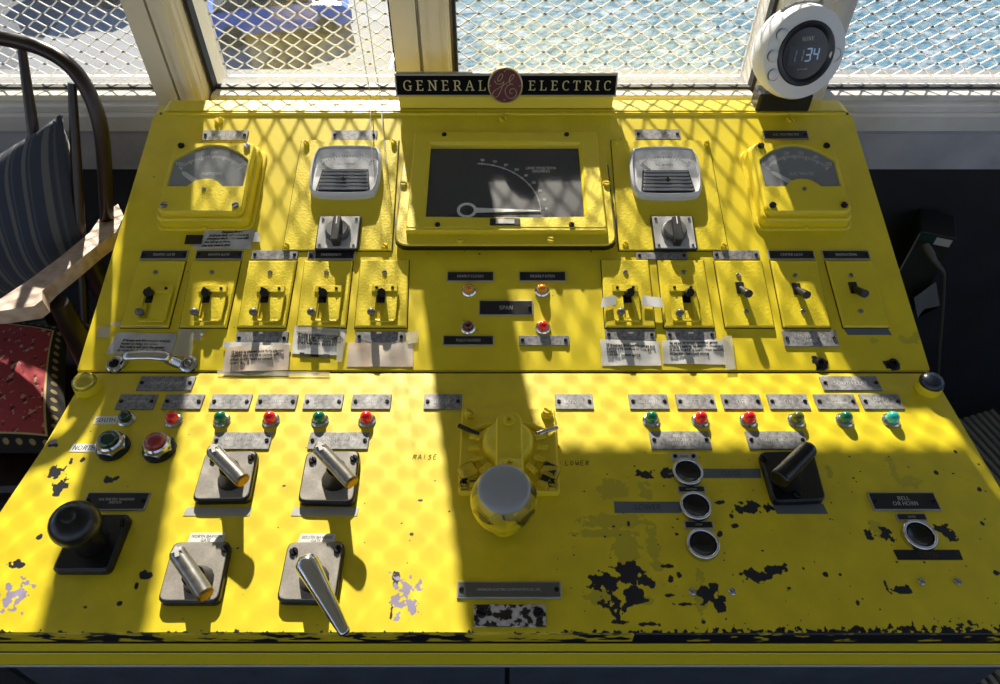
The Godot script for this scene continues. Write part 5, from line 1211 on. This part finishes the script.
# ---------------------------------------------------------------- taped notes
func notes():
	paper([Vector2(-0.4642, -0.2478), Vector2(-0.388, -0.2497), Vector2(-0.3885, -0.2138), Vector2(-0.4793, -0.2138)], [["Emergency Mode C", 0.5, 0.42], ["If all else fails, turn release to", 0.95], ["Emergency Mode C and open with", 1.0], ["the full up to three", 0.62], ["Use this switch #10", 0.66]], M.paper_grey, "grey Emergency Mode note with black tape at its left end, under the left arc meter",
		[[[Vector2(-0.492, -0.2382), Vector2(-0.4655, -0.2382), Vector2(-0.4654, -0.2213), Vector2(-0.4916, -0.2213)], "tape_black", 0.0025], [[Vector2(-0.3914, -0.242), Vector2(-0.3808, -0.244), Vector2(-0.3748, -0.225), Vector2(-0.3918, -0.225)], "tape_silver", 0.003]], 0.0005, 0.0012, FU, [0.12, 0.16, 0.96, 0.66])
	paper([Vector2(-0.5585, -0.067), Vector2(-0.47, -0.0653), Vector2(-0.4726, -0.0299), Vector2(-0.5658, -0.0331)], [["If lamps are disengaged and no", 0.95], ["Power or relay the siren.", 0.74], ["This switch will give the power", 0.9], ["to raise the deck one with only.", 0.95]], M.paper_grey, "grey note leaning left above the chrome pull handle, first from the left",
		[[[Vector2(-0.5856, -0.0769), Vector2(-0.5678, -0.0752), Vector2(-0.5661, -0.0572), Vector2(-0.5853, -0.0588)], "tape_clear", 0.003], [[Vector2(-0.5699, -0.0835), Vector2(-0.492, -0.0802), Vector2(-0.4906, -0.0736), Vector2(-0.5682, -0.0769)], "tape_clear", 0.0032], [[Vector2(-0.4717, -0.0736), Vector2(-0.4291, -0.0703), Vector2(-0.436, -0.0539), Vector2(-0.4651, -0.0556)], "tape_clear", 0.0012], [[Vector2(-0.4675, -0.0604), Vector2(-0.447, -0.0588), Vector2(-0.4407, -0.0267), Vector2(-0.4712, -0.0299)], "tape_clear", 0.0022]], 0.0006, 0.0012, FU, [0.16, 0.38, 0.97, 0.46])
	paper([Vector2(-0.3952, -0.0427), Vector2(-0.3056, -0.0459), Vector2(-0.3017, -0.0064), Vector2(-0.3939, -0.0033)], [["If span is closed and fully closed", 0.98], ["Light is not on, this switch will", 0.9], ["allow you to seat or unlock", 0.8], ["Span #1", 0.27]], M.paper_aged, "aged beige note with lifted white top edge, covering part of a silver plate",
		[[[Vector2(-0.401, -0.0507), Vector2(-0.3046, -0.0491), Vector2(-0.3039, -0.0435), Vector2(-0.3994, -0.0418)], "tape_white", 0.003], [[Vector2(-0.4015, -0.0064), Vector2(-0.2437, -0.0033), Vector2(-0.243, 0.0029), Vector2(-0.4001, 0.0014)], "tape_clear", 0.0025]], 0.0028, 0.0028, FU, [0.1, 0.26, 0.93, 0.45])
	paper([Vector2(-0.3026, -0.0769), Vector2(-0.228, -0.0719), Vector2(-0.2296, -0.0299), Vector2(-0.301, -0.0331)], [["If locks are released and doors", 0.95], ["will not open, or moves with this", 1.0], ["Circuit is the problem at the", 0.95], ["Check with siren #2,3,4 & 9", 0.85]], M.paper, "white note between the beige note and the blank pinkish note, shaded by switch guards",
		[[[Vector2(-0.2997, -0.0769), Vector2(-0.2353, -0.0719), Vector2(-0.2361, -0.0653), Vector2(-0.2986, -0.0686)], "tape_clear", 0.0035], [[Vector2(-0.2899, -0.0347), Vector2(-0.2468, -0.0315), Vector2(-0.2463, -0.0267), Vector2(-0.289, -0.0283)], "tape_black", 0.0015], [[Vector2(-0.2389, -0.0653), Vector2(-0.2258, -0.0637), Vector2(-0.2284, -0.0188), Vector2(-0.2357, -0.0204)], "tape_clear", 0.003]], 0.0012, 0.0015, FU, [0.1, 0.3, 0.98, 0.32])
	paper([Vector2(-0.2216, -0.0507), Vector2(-0.1285, -0.0523), Vector2(-0.1277, -0.0126), Vector2(-0.2207, -0.0126)], [], M.paper_aged, "blank pinkish note under the silver plate, left of the centre lamps",
		[[[Vector2(-0.1422, -0.0653), Vector2(-0.1237, -0.0703), Vector2(-0.1226, -0.0507), Vector2(-0.1368, -0.0475)], "tape_clear", 0.0025]], 0.0006, 0.001)
	paper([Vector2(0.1388, -0.0556), Vector2(0.2233, -0.0523), Vector2(0.2222, -0.0141), Vector2(0.1389, -0.0141)], [["If lowered and traffic gates are", 0.97], ["closed and unable to lock or", 0.88], ["unlock", 0.2], ["Use this switch #107", 0.66]], M.paper, "white note with four lines of text, left of the pair under the right switches", [], 0.0008, 0.0018, FU, [0.1, 0.24, 0.94, 0.36])
	paper([Vector2(0.2278, -0.0539), Vector2(0.3228, -0.0556), Vector2(0.3212, -0.0157), Vector2(0.2253, -0.0173)], [["To raise or lower without gates", 0.87], ["if this span is raised or lowered,", 0.98], ["If switch #17 is used, then switch", 0.96], ["Must also be used along", 0.7]], M.paper, "white note with four lines of text, right of the pair under the right switches",
		[[[Vector2(0.3149, -0.0604), Vector2(0.3279, -0.0604), Vector2(0.3256, -0.0079), Vector2(0.3114, -0.0064)], "tape_clear", 0.0035]], 0.0008, 0.0018, FU, [0.1, 0.12, 0.93, 0.48])
	# tape across the sixth switch
	for e in [[Vector2(0.1459, -0.1207), Vector2(0.1656, -0.1259), Vector2(0.1643, -0.1087), Vector2(0.1419, -0.1037), "short white tape piece left of the taped toggle switch"], [Vector2(0.204, -0.1242), Vector2(0.2318, -0.1207), Vector2(0.233, -0.1037), Vector2(0.2024, -0.107), "short white tape piece right of the taped toggle switch"]]:
		var c := Vector2.ZERO
		for k in 4: c += e[k] / 4.0
		var p := PackedVector2Array()
		for k in 4: p.append(e[k] - c)
		var s := Shape.new(); s.slab(p, 0.0092, 0.0098)
		tag(piece("tape_strip", s.done(), M.tape_white, self, at(FU, c)), e[4], "tape", "white tape pieces on the taped switch")

# ---------------------------------------------------------------- company sign on the cap
func sign_board():
	var p0 := Vector2(0.0054, 0.9858); var p1 := Vector2(0.0051, 1.0431)
	var up := Vector3(0, p1.y - p0.y, -0.012); var hgt := up.length()
	var wd := 0.376
	var f := Transform3D(Basis(Vector3.RIGHT, up.normalized(), Vector3.RIGHT.cross(up.normalized())), Vector3(p0.x, p0.y, -0.488))
	var b := Shape.new(); b.box(Vector3(0, hgt * 0.19, -0.008), Vector3(wd * 0.975, hgt * 0.38, 0.016), 0.001)
	var o := piece("company_sign", b.done(), M.yellow, con, f, "black company sign with silver border and a red emblem on the top cap")
	var fr := Shape.new(); fr.box(Vector3(0, hgt * 0.66, -0.006), Vector3(wd, hgt * 0.66, 0.012), 0.001)
	piece("border", fr.done(), mat(Color8(150, 148, 132), 0.35, 0.6), o)
	for k in [-1, 1]:
		var pn := Shape.new(); pn.box(Vector3(k * wd * 0.25, hgt * 0.655, 0.0), Vector3(wd * 0.488, hgt * 0.54, 0.0016), 0.0002)
		piece("panel", pn.done(), mat(Color8(10, 10, 9), 0.6, 0.0, 0.2), o)
	var gold := mat(Color8(186, 174, 128), 0.35, 0.6)
	lettering("G E N E R A L", wd * 0.37, hgt * 0.33, gold, o, Transform3D(Basis.IDENTITY, Vector3(-wd * 0.278, hgt * 0.655, 0.0012)), false, "Droid Serif")
	lettering("E L E C T R I C", wd * 0.37, hgt * 0.33, gold, o, Transform3D(Basis.IDENTITY, Vector3(wd * 0.286, hgt * 0.655, 0.0012)), false, "Droid Serif")
	# round emblem
	var R := 0.0295
	var ex := Transform3D(Basis(Vector3.RIGHT, PI / 2), Vector3(-0.0015, hgt * 0.675, 0.0))
	var e := Shape.new(); e.lathe([Vector2(0, -0.004), Vector2(R, -0.004), Vector2(R, 0.006), Vector2(R * 0.93, 0.007), Vector2(R * 0.93, 0.0055), Vector2(0, 0.0055)], 40, true)
	var em := piece("emblem", e.done(), gold, o, ex, "round red emblem with gold script letters")
	var rd := Shape.new(); rd.lathe([Vector2(R * 0.925, 0.005), Vector2(R * 0.925, 0.0059), Vector2(0, 0.0059)], 40, true)
	piece("red_field", rd.done(), mat(Color8(92, 6, 22), 0.45), em)
	var sc := []
	for l in [[250,172, 222,158, 178,215, 170,262, 200,268, 242,205, 246,168], [118,262, 150,308, 215,312, 265,275, 245,345, 215,420, 170,500, 120,520, 88,480, 112,420, 180,380, 262,328, 335,285, 405,230, 428,182, 400,172, 360,215, 348,268, 372,310, 412,322], [372,318, 312,350, 284,420, 310,500, 370,538, 430,520, 466,460, 446,402, 395,384, 358,420, 374,460, 405,452], [268,130, 290,105, 340,92, 430,110], [25,352, 60,340, 50,330], [500,345, 545,350, 545,430, 505,510], [255,560, 285,565, 270,545]]:
		var p := []
		for k in range(0, l.size(), 2): p.append(Vector2((l[k] - 287.0) / 275.0 * R, (l[k + 1] - 340.0) / 275.0 * R))
		sc.append(p)
	strokes(sc, 0.00062, gold, em, Transform3D(Basis.IDENTITY, Vector3(0, 0.0064, 0)), "script_letters")

# ---------------------------------------------------------------- round white clock radio
func clock():
	var yb := 0.9845
	var o := thing("clock_radio", "round white clock radio with a black display, tilted back on the console's top right corner", "clock radio")
	var c := Vector2(0.4835, 1.0908)
	o.position = Vector3(c.x, yb, -0.498)
	var tilt := 0.30
	var f := Transform3D(Basis(Vector3.UP, 0.2) * Basis(Vector3.RIGHT, PI / 2 - tilt), Vector3(0, c.y - yb, 0.028))    # local y: out of the face; z: down the face
	var R := 0.0705
	var white := mat(Color8(226, 228, 230), 0.35)
	var b := Shape.new(); b.xf = f
	b.lathe([Vector2(0, -0.062), Vector2(R * 0.72, -0.06), Vector2(R * 0.93, -0.05), Vector2(R * 1.0, -0.036), Vector2(R * 1.03, -0.02), Vector2(R * 1.02, -0.006), Vector2(R * 0.985, 0.0), Vector2(R * 0.985, 0.0), Vector2(R * 0.69, 0.003)], 56)
	piece("case", b.done(), white, o)
	var sl := Shape.new(); sl.xf = f
	for k in 12:                                          # carrying slot on the top
		var a := -PI / 2 - 0.5 + 0.9 * k / 11
		sl.box(Vector3(cos(a) * R * 1.015, -0.022, sin(a) * R * 1.015), Vector3(0.008, 0.005, 0.008), 0.001)
	piece("top_button", sl.done(), mat(Color8(170, 174, 180), 0.4), o)
	var rg := Shape.new(); rg.xf = f
	rg.lathe([Vector2(R * 0.7, -0.001), Vector2(R * 0.7, 0.0042), Vector2(R * 0.66, 0.0048), Vector2(R * 0.56, 0.0008), Vector2(0, 0.0008)], 48)
	piece("bezel", rg.done(), mat(Color8(14, 15, 17), 0.25), o)
	var ds := Shape.new(); ds.xf = f
	ds.lathe([Vector2(R * 0.55, 0.0008), Vector2(R * 0.55, 0.0016), Vector2(0, 0.0016)], 40, true)
	piece("display", ds.done(), mat(Color8(9, 14, 22), 0.12), o)
	var lens := Shape.new(); lens.xf = f; lens.box(Vector3(0, 0.0018, 0.001), Vector3(0.06, 0.0008, 0.03))
	piece("screen", lens.done(), mat(Color8(24, 34, 46), 0.15), o)
	# seven-segment digits 11:34
	var seg := {"1": [2, 3], "3": [0, 2, 3, 5, 6], "4": [1, 2, 3, 6]}
	var glow := mat(Color8(150, 170, 190), 0.5); glow.emission_enabled = true; glow.emission = Color(0.5, 0.62, 0.75); glow.emission_energy_multiplier = 0.35
	var dim := mat(Color8(96, 120, 124), 0.5); dim.emission_enabled = true; dim.emission = Color(0.3, 0.32, 0.36); dim.emission_energy_multiplier = 0.25
	var xs := [-0.0215, -0.009, 0.005, 0.018]
	for k in 4:
		var d := Shape.new(); d.xf = f
		var W := 0.0082; var Hh := 0.0182
		for sg in seg["1134"[k]]:
			var r: Array = [[0, -Hh / 2, W, 0.0022], [-W / 2, -Hh / 4, 0.0022, Hh / 2 - 0.001], [W / 2, -Hh / 4, 0.0022, Hh / 2 - 0.001], [W / 2, Hh / 4, 0.0022, Hh / 2 - 0.001], [-W / 2, Hh / 4, 0.0022, Hh / 2 - 0.001], [0, Hh / 2, W, 0.0022], [0, 0, W, 0.0022]][sg]
			d.box(Vector3(xs[k] + r[0] - r[1] * 0.12, 0.0024, 0.002 + r[1]), Vector3(r[2], 0.0008, r[3]))
		piece("display_digit", d.done(), dim if k < 2 else glow, o)
	lettering("SONY", 0.02, 0.006, M.plate_bright, o, f * Transform3D(Basis.IDENTITY, Vector3(0.001, 0.0018, -0.0225)), true, "Droid Serif")
	lettering("DREAM MACHINE", 0.017, 0.003, M.plate_bright, o, f * Transform3D(Basis.IDENTITY, Vector3(-0.002, 0.0018, 0.0235)))
	for e in [[-30, -21, 0.0085], [-37, -1, 0.0085], [-34, 18, 0.0085], [34, 4, 0.0098]]:
		var bt := Shape.new(); var p := Vector3(e[0] / 660.0, 0.0015, e[1] / 660.0)
		bt.xf = f * Transform3D(Basis.IDENTITY, p)
		bt.lathe([Vector2(e[2] + 0.0011, -0.003), Vector2(e[2] + 0.0011, 0.0012)], 24)
		piece("button_gap", bt.done(), mat(Color8(70, 74, 80), 0.5), o)
		var bb := Shape.new(); bb.xf = bt.xf
		bb.lathe([Vector2(e[2], -0.003), Vector2(e[2], 0.0016), Vector2(e[2] * 0.9, 0.0024), Vector2(0, 0.0028)], 24)
		piece("button", bb.done(), white, o)
	var stn := Shape.new()
	stn.slab(rrect(0.092, 0.036, 0.004, -0.003, 0.0), 0.0, 0.03, 0.003)
	piece("stand", stn.done(), mat(Color8(22, 23, 22), 0.35), o)

# ---------------------------------------------------------------- chair at the left
func chair():
	var o := thing("windsor_chair", "dark wooden hoop-back armchair with worn pale arm left of the console", "chair")
	var ya := 0.75
	# hoop: right leg of the bow as seen, mirrored about the middle of the back
	var R := [Vector2(-0.6781, 0.8511), Vector2(-0.644, 0.9519), Vector2(-0.6228, 1.0278), Vector2(-0.6235, 1.0788), Vector2(-0.6419, 1.1177), Vector2(-0.6822, 1.1387), Vector2(-0.7429, 1.1476)]
	var zs := [-0.3283, -0.3371, -0.3460, -0.3592, -0.3725, -0.3858, -0.3991]
	var pts := []
	for k in R.size(): pts.append(Vector3(R[k].x, R[k].y, zs[k]))
	var mid := Vector3(pts[-1].x - 0.085, pts[-1].y + 0.012, -0.4035)
	var n := pts.size(); pts.append(mid)
	for k in range(n - 1, -1, -1):
		pts.append(Vector3(2 * mid.x - pts[k].x, pts[k].y, -0.4035 + (pts[k].z - -0.4035) * 0.1))
	var b := Shape.new(); b.tube(curve(pts, 5), Vector2(0.011, 0.0125), 12); piece("bow", b.done(), M.wood_dark, o)
	# spindles
	for e in [[Vector2(-0.6479, 1.0933), Vector2(-0.692, 0.8812), -0.3681, -0.2796], [Vector2(-0.7132, 1.1337), Vector2(-0.7301, 0.9636), -0.3902, -0.3061]]:
		var a := Vector3(e[0].x, e[0].y, e[2]); var c := Vector3(e[1].x, e[1].y, e[3])
		c = a + (c - a) * 1.7
		var s := Shape.new(); s.tube([a, a.lerp(c, 0.3), a.lerp(c, 0.6), c], [0.0062, 0.0082, 0.0088, 0.007], 10); piece("spindle", s.done(), M.wood_dark, o)
	for k in 4:
		var x := mid.x - 0.06 - k * 0.055
		var s := Shape.new(); s.tube([Vector3(x, mid.y - 0.01 - k * 0.012, -0.3991), Vector3(x + 0.02, 0.62, -0.3150)], [0.0062, 0.0085], 10); piece("spindle", s.done(), M.wood_dark, o)
	# the near arm: flat worn board with a rounded hand end
	var arm := [V(Vector2(-0.6775, -0.3865), 0.8585), V(Vector2(-0.6474, -0.3409), 0.8670), V(Vector2(-0.6355, -0.2832), 0.8783), V(Vector2(-0.6459, -0.232), 0.8890), V(Vector2(-0.6516, -0.1712), 0.9024), V(Vector2(-0.6574, -0.1201), 0.9145), V(Vector2(-0.6564, -0.0972), 0.9201), V(Vector2(-0.6425, -0.0721), 0.9265), V(Vector2(-0.6443, -0.0557), 0.9308), V(Vector2(-0.6829, -0.0425), 0.9343), V(Vector2(-0.7029, -0.0398), 0.9350), V(Vector2(-0.7222, -0.0531), 0.9315), V(Vector2(-0.7236, -0.0639), 0.9286), V(Vector2(-0.7026, -0.0748), 0.9258), V(Vector2(-0.6931, -0.1319), 0.9116), V(Vector2(-0.6845, -0.1996), 0.8960), V(Vector2(-0.6782, -0.2832), 0.8783), V(Vector2(-0.6883, -0.3558), 0.8642)]
	for k in arm.size(): arm[k] = Vector3(arm[k].x, arm[k].z, arm[k].y)
	piece("arm", board(arm, 0.024), M.wood_worn, o, Transform3D.IDENTITY, "worn pale armrest nearest the console")
	var fx := 2 * mid.x
	var arm2 := []
	for v in arm: arm2.append(Vector3(fx - v.x, v.y, v.z))
	piece("arm", board(arm2, 0.024), M.wood_worn, o)
	# turned posts under the arms, seat, legs, stretchers
	var sy := 0.6019
	var seat := PackedVector2Array()
	for k in 28:
		var a := TAU * k / 28; var e := Vector2(cos(a), sin(a))
		seat.append(Vector2(mid.x + signf(e.x) * pow(absf(e.x), 0.6) * 0.19, -0.1645 + signf(e.y) * pow(absf(e.y), 0.6) * 0.2))
	var st := Shape.new(); st.slab(seat, sy - 0.035, sy, 0.008); piece("seat", st.done(), M.wood_dark, o)
	for k in [0, 1]:
		for p in [Vector2(-0.6542, -0.1099), Vector2(-0.6791, -0.2527)]:
			var x: float = p.x if k == 0 else fx - p.x
			var xb: float = lerpf(x, mid.x, 0.12)
			var s := Shape.new(); s.tube([Vector3(x, 0.885 if p.y > -0.2 else 0.855, p.y), Vector3(lerpf(x, xb, 0.3), 0.76, p.y), Vector3(lerpf(x, xb, 0.6), 0.68, p.y), Vector3(xb, sy - 0.01, p.y)], [0.014, 0.021, 0.017, 0.013], 12); piece("arm_post", s.done(), M.wood_dark, o)
		for z in [-0.32, -0.02]:
			var sx := 1.0 if k == 0 else -1.0
			var s := Shape.new(); var top := Vector3(mid.x + sx * 0.16, sy - 0.03, z); var ft := Vector3(mid.x + sx * 0.2, 0.0, z + (0.05 if z > -0.2 else -0.05))
			s.tube([top, top.lerp(ft, 0.3), top.lerp(ft, 0.6), ft], [0.014, 0.02, 0.022, 0.014], 12); piece("leg", s.done(), M.wood_dark, o)
	for e in [[Vector3(mid.x - 0.2, 0.22, -0.17), Vector3(mid.x + 0.2, 0.22, -0.17)], [Vector3(mid.x + 0.21, 0.22, -0.35), Vector3(mid.x + 0.21, 0.22, 0.01)], [Vector3(mid.x - 0.21, 0.22, -0.35), Vector3(mid.x - 0.21, 0.22, 0.01)]]:
		var s := Shape.new(); s.tube([e[0], e[0].lerp(e[1], 0.5), e[1]], [0.009, 0.014, 0.009], 10); piece("stretcher", s.done(), M.wood_dark, o)
	# striped pillow leaning on the hoop
	var w := 256; var img := Image.create(w, 64, false, Image.FORMAT_RGB8); img.fill(Color8(50, 56, 70))
	for k in 12:
		img.fill_rect(Rect2i(int((k + 0.35) * w / 12.0), 0, 5, 64), Color8(92, 93, 94))
		img.fill_rect(Rect2i(int((k + 0.35) * w / 12.0) + 8, 0, 2, 64), Color8(72, 76, 86))
	var pm := StandardMaterial3D.new(); pm.albedo_texture = ImageTexture.create_from_image(img); pm.roughness = 0.95
	pm.rim_enabled = true; pm.rim = 0.3
	var C := [V(Vector2(-0.96, 0.8997), -0.3415), V(Vector2(-0.6732, 1.0532), -0.3460), V(Vector2(-0.6883, 0.8299), -0.2442), V(Vector2(-0.9664, 0.7142), -0.2176)]   # top left, top right, bottom right, bottom left
	var pl := cushion(C, 0.06, pm)
	tag(pl, "dark blue pillow with thin grey stripes leaning against the back of the wooden chair", "pillow")
	# red patterned seat cushion with a dark border
	var S := [Vector3(mid.x - 0.21, 0.6550, -0.33), Vector3(Vector2(-0.8134, -0.2743).x, 0.6550, -0.28), Vector3(Vector2(-0.6951, -0.0109).x, 0.6550, -0.0008), Vector3(mid.x - 0.21, 0.6550, 0.0125)]
	var sw := 256; var si := Image.create(sw, sw, false, Image.FORMAT_RGB8); si.fill(Color8(158, 60, 68))
	var nz := FastNoiseLite.new(); nz.seed = 5; nz.frequency = 0.085; nz.noise_type = FastNoiseLite.TYPE_CELLULAR
	for y in sw:
		for x in sw:
			var v := nz.get_noise_2d(x, y * 0.7)
			var e := mini(mini(x, sw - 1 - x), mini(y, sw - 1 - y))
			if e < 20: si.set_pixel(x, y, Color8(26, 24, 24) if (Vector2(fposmod(x if (y < 20 or y > sw - 21) else y, 16) - 8, e - 10).length() > 4) else Color8(146, 128, 84))
			elif e < 23: si.set_pixel(x, y, Color8(182, 166, 120))
			elif v > -0.42: si.set_pixel(x, y, Color8(84, 34, 38) if fposmod(x + y, 19) < 9 else Color8(196, 150, 130))
			elif v < -0.86: si.set_pixel(x, y, Color8(206, 160, 132))
	var rm := StandardMaterial3D.new(); rm.albedo_texture = ImageTexture.create_from_image(si); rm.roughness = 0.95
	var rc := cushion(S, 0.03, rm)
	tag(rc, "red patterned seat cushion with a dark gold dotted border on the wooden chair", "cushion")
	rc.name = "seat_cushion"

func V(p: Vector2, z: float) -> Vector3: return Vector3(p.x, p.y, z)

func cushion(c: Array, half: float, material: Material) -> MeshInstance3D:
	var st := SurfaceTool.new(); st.begin(Mesh.PRIMITIVE_TRIANGLES)
	var nrm: Vector3 = ((c[1] - c[0]) as Vector3).cross(c[3] - c[0]).normalized() * -1.0
	var n := 20
	var f := func(i: int, j: int, s: float) -> Vector3:
		var u := float(i) / n; var v := float(j) / n
		var a := u * 2 - 1; var b := v * 2 - 1
		var t: float = pow(maxf(0, 1 - pow(absf(a), 2.6)), 0.5) * pow(maxf(0, 1 - pow(absf(b), 2.6)), 0.5)
		# sides drawn in a little between the corners, surface slightly rumpled
		var uu := 0.5 + (u - 0.5) * (1.0 - 0.05 * (1 - b * b)); var vv := 0.5 + (v - 0.5) * (1.0 - 0.05 * (1 - a * a))
		var p: Vector3 = (c[0] as Vector3).lerp(c[1], uu).lerp((c[3] as Vector3).lerp(c[2], uu), vv)
		return p + nrm * s * (half * t * (1.0 + 0.06 * sin(a * 7 + b * 3) * t) + 0.003)
	for s in [1.0, -1.0]:
		for i in n:
			for j in n:
				var q := [[i, j], [i + 1, j], [i + 1, j + 1], [i, j + 1]]
				var ord := [0, 1, 2, 0, 2, 3] if s > 0 else [0, 2, 1, 0, 3, 2]
				for k in ord:
					st.set_uv(Vector2(float(q[k][0]) / n, float(q[k][1]) / n)); st.add_vertex(f.call(q[k][0], q[k][1], s))
	for e in 4:                                            # close the seam
		for i in n:
			var a := [[i, 0], [n, i], [n - i, n], [0, n - i]][e] as Array; var b := [[i + 1, 0], [n, i + 1], [n - i - 1, n], [0, n - i - 1]][e] as Array
			for k in [[a, 1.0], [a, -1.0], [b, -1.0], [a, 1.0], [b, -1.0], [b, 1.0]]:
				st.set_uv(Vector2(float(k[0][0]) / n, float(k[0][1]) / n)); st.add_vertex(f.call(k[0][0], k[0][1], k[1]))
	st.generate_normals()
	return piece("pillow", st.commit(), material)

# ---------------------------------------------------------------- outlet, cord and floor mat at the right
func right_corner():
	var p := Vector2(0.9172, 0.6783)
	var o := thing("outlet_box", "black outlet box with a small white label on the dark wall beside the console", "outlet box", Vector3(p.x, 0, -0.535))
	var top := p.y
	var b := Shape.new(); b.xf = Transform3D(Basis(Vector3.UP, -0.35), Vector3(0.004, top - 0.14, -0.03))
	b.box(Vector3(0, 0.05, 0), Vector3(0.072, 0.18, 0.085), 0.003)
	piece("case", b.done(), mat(Color8(40, 40, 38), 0.5), o)
	var e := Shape.new(); e.xf = b.xf; e.box(Vector3(-0.035, 0.05, 0.0435), Vector3(0.003, 0.17, 0.003), 0.0005)
	piece("edge_trim", e.done(), M.plate_edge, o)
	var l := Shape.new(); l.xf = b.xf; l.box(Vector3(0.014, 0.125, 0.0432), Vector3(0.03, 0.018, 0.001)); piece("label", l.done(), M.plate_bright, o)
	var l2 := Shape.new(); l2.xf = b.xf; l2.box(Vector3(-0.017, 0.127, 0.0432), Vector3(0.026, 0.014, 0.001)); piece("label", l2.done(), mat(Color8(18, 62, 58), 0.4), o)
	var pk := Shape.new(); pk.xf = b.xf; pk.box(Vector3(0.004, -0.055, 0.02), Vector3(0.05, 0.05, 0.06), 0.004); piece("socket", pk.done(), M.black_satin, o)
	# plug and cord
	var g := mat(Color8(84, 82, 72), 0.5)
	var c0 := V(Vector2(0.871, 0.6705), -0.455)
	var pts := [c0, V(Vector2(0.9026, 0.641), -0.455), V(Vector2(0.9266, 0.5976), -0.46), V(Vector2(0.9786, 0.4828), -0.47), V(Vector2(1.0204, 0.3897), -0.48), V(Vector2(1.0921, 0.2383), -0.5), V(Vector2(1.1619, 0.0711), -0.5)]
	pts[6].y = maxf(pts[6].y, 0.02)
	var w := thing("power_cord", "grey power cord with a plug hanging from the black outlet box", "cord", Vector3.ZERO)
	var cd := Shape.new(); cd.tube(curve(pts, 5), 0.0036, 8); piece("cable", cd.done(), g, w)
	var pg := Shape.new(); pg.tube([c0 + Vector3(-0.012, 0.014, -0.03), c0 + Vector3(-0.006, 0.008, -0.012), c0, pts[1]], [Vector2(0.009, 0.007), Vector2(0.0095, 0.0075), Vector2(0.007, 0.006), Vector2(0.0038, 0.0038)], 12); piece("plug", pg.done(), g, w)
	# pale tag folded behind the console edge
	var t := Shape.new(); var q := [V(Vector2(0.9391, 0.4689), -0.49), V(Vector2(0.9036, 0.5313), -0.49), V(Vector2(0.9307, 0.5787), -0.49), V(Vector2(0.9717, 0.5068), -0.49), V(Vector2(0.9402, 0.4974), -0.49)]
	for k in range(1, 4):
		t.tri(q[0], q[k + 1], q[k]); t.tri(q[0] - Vector3(0, 0, 0.001), q[k] - Vector3(0, 0, 0.001), q[k + 1] - Vector3(0, 0, 0.001))
	for k in 5:
		var a: Vector3 = q[k]; var d: Vector3 = q[(k + 1) % 5]
		t.quad(a, d, d - Vector3(0, 0, 0.001), a - Vector3(0, 0, 0.001))
	tag(piece("paper_tag", t.done(), mat(Color8(120, 120, 122), 0.7)), "pale folded paper tag by the power cord beside the console's right edge", "tag")
	# ribbed floor mat, turned a little, made of slats on cross bars
	var m := thing("slatted_mat", "black slatted floor mat on the floor right of the console", "floor mat", Vector3(1.12, 0, -0.14))
	m.rotation.y = 0.30
	var sm := boxm(Vector3(0.012, 0.014, 0.68), 0.002)
	for k in 34: piece("slat", sm, M.mat_rubber, m, Transform3D(Basis.IDENTITY, Vector3(-0.36 + k * 0.022, 0.017, 0)))
	for k in 5: piece("cross_bar", boxm(Vector3(0.76, 0.006, 0.02)), M.mat_rubber, m, Transform3D(Basis.IDENTITY, Vector3(0, 0.007, -0.3 + k * 0.15)))
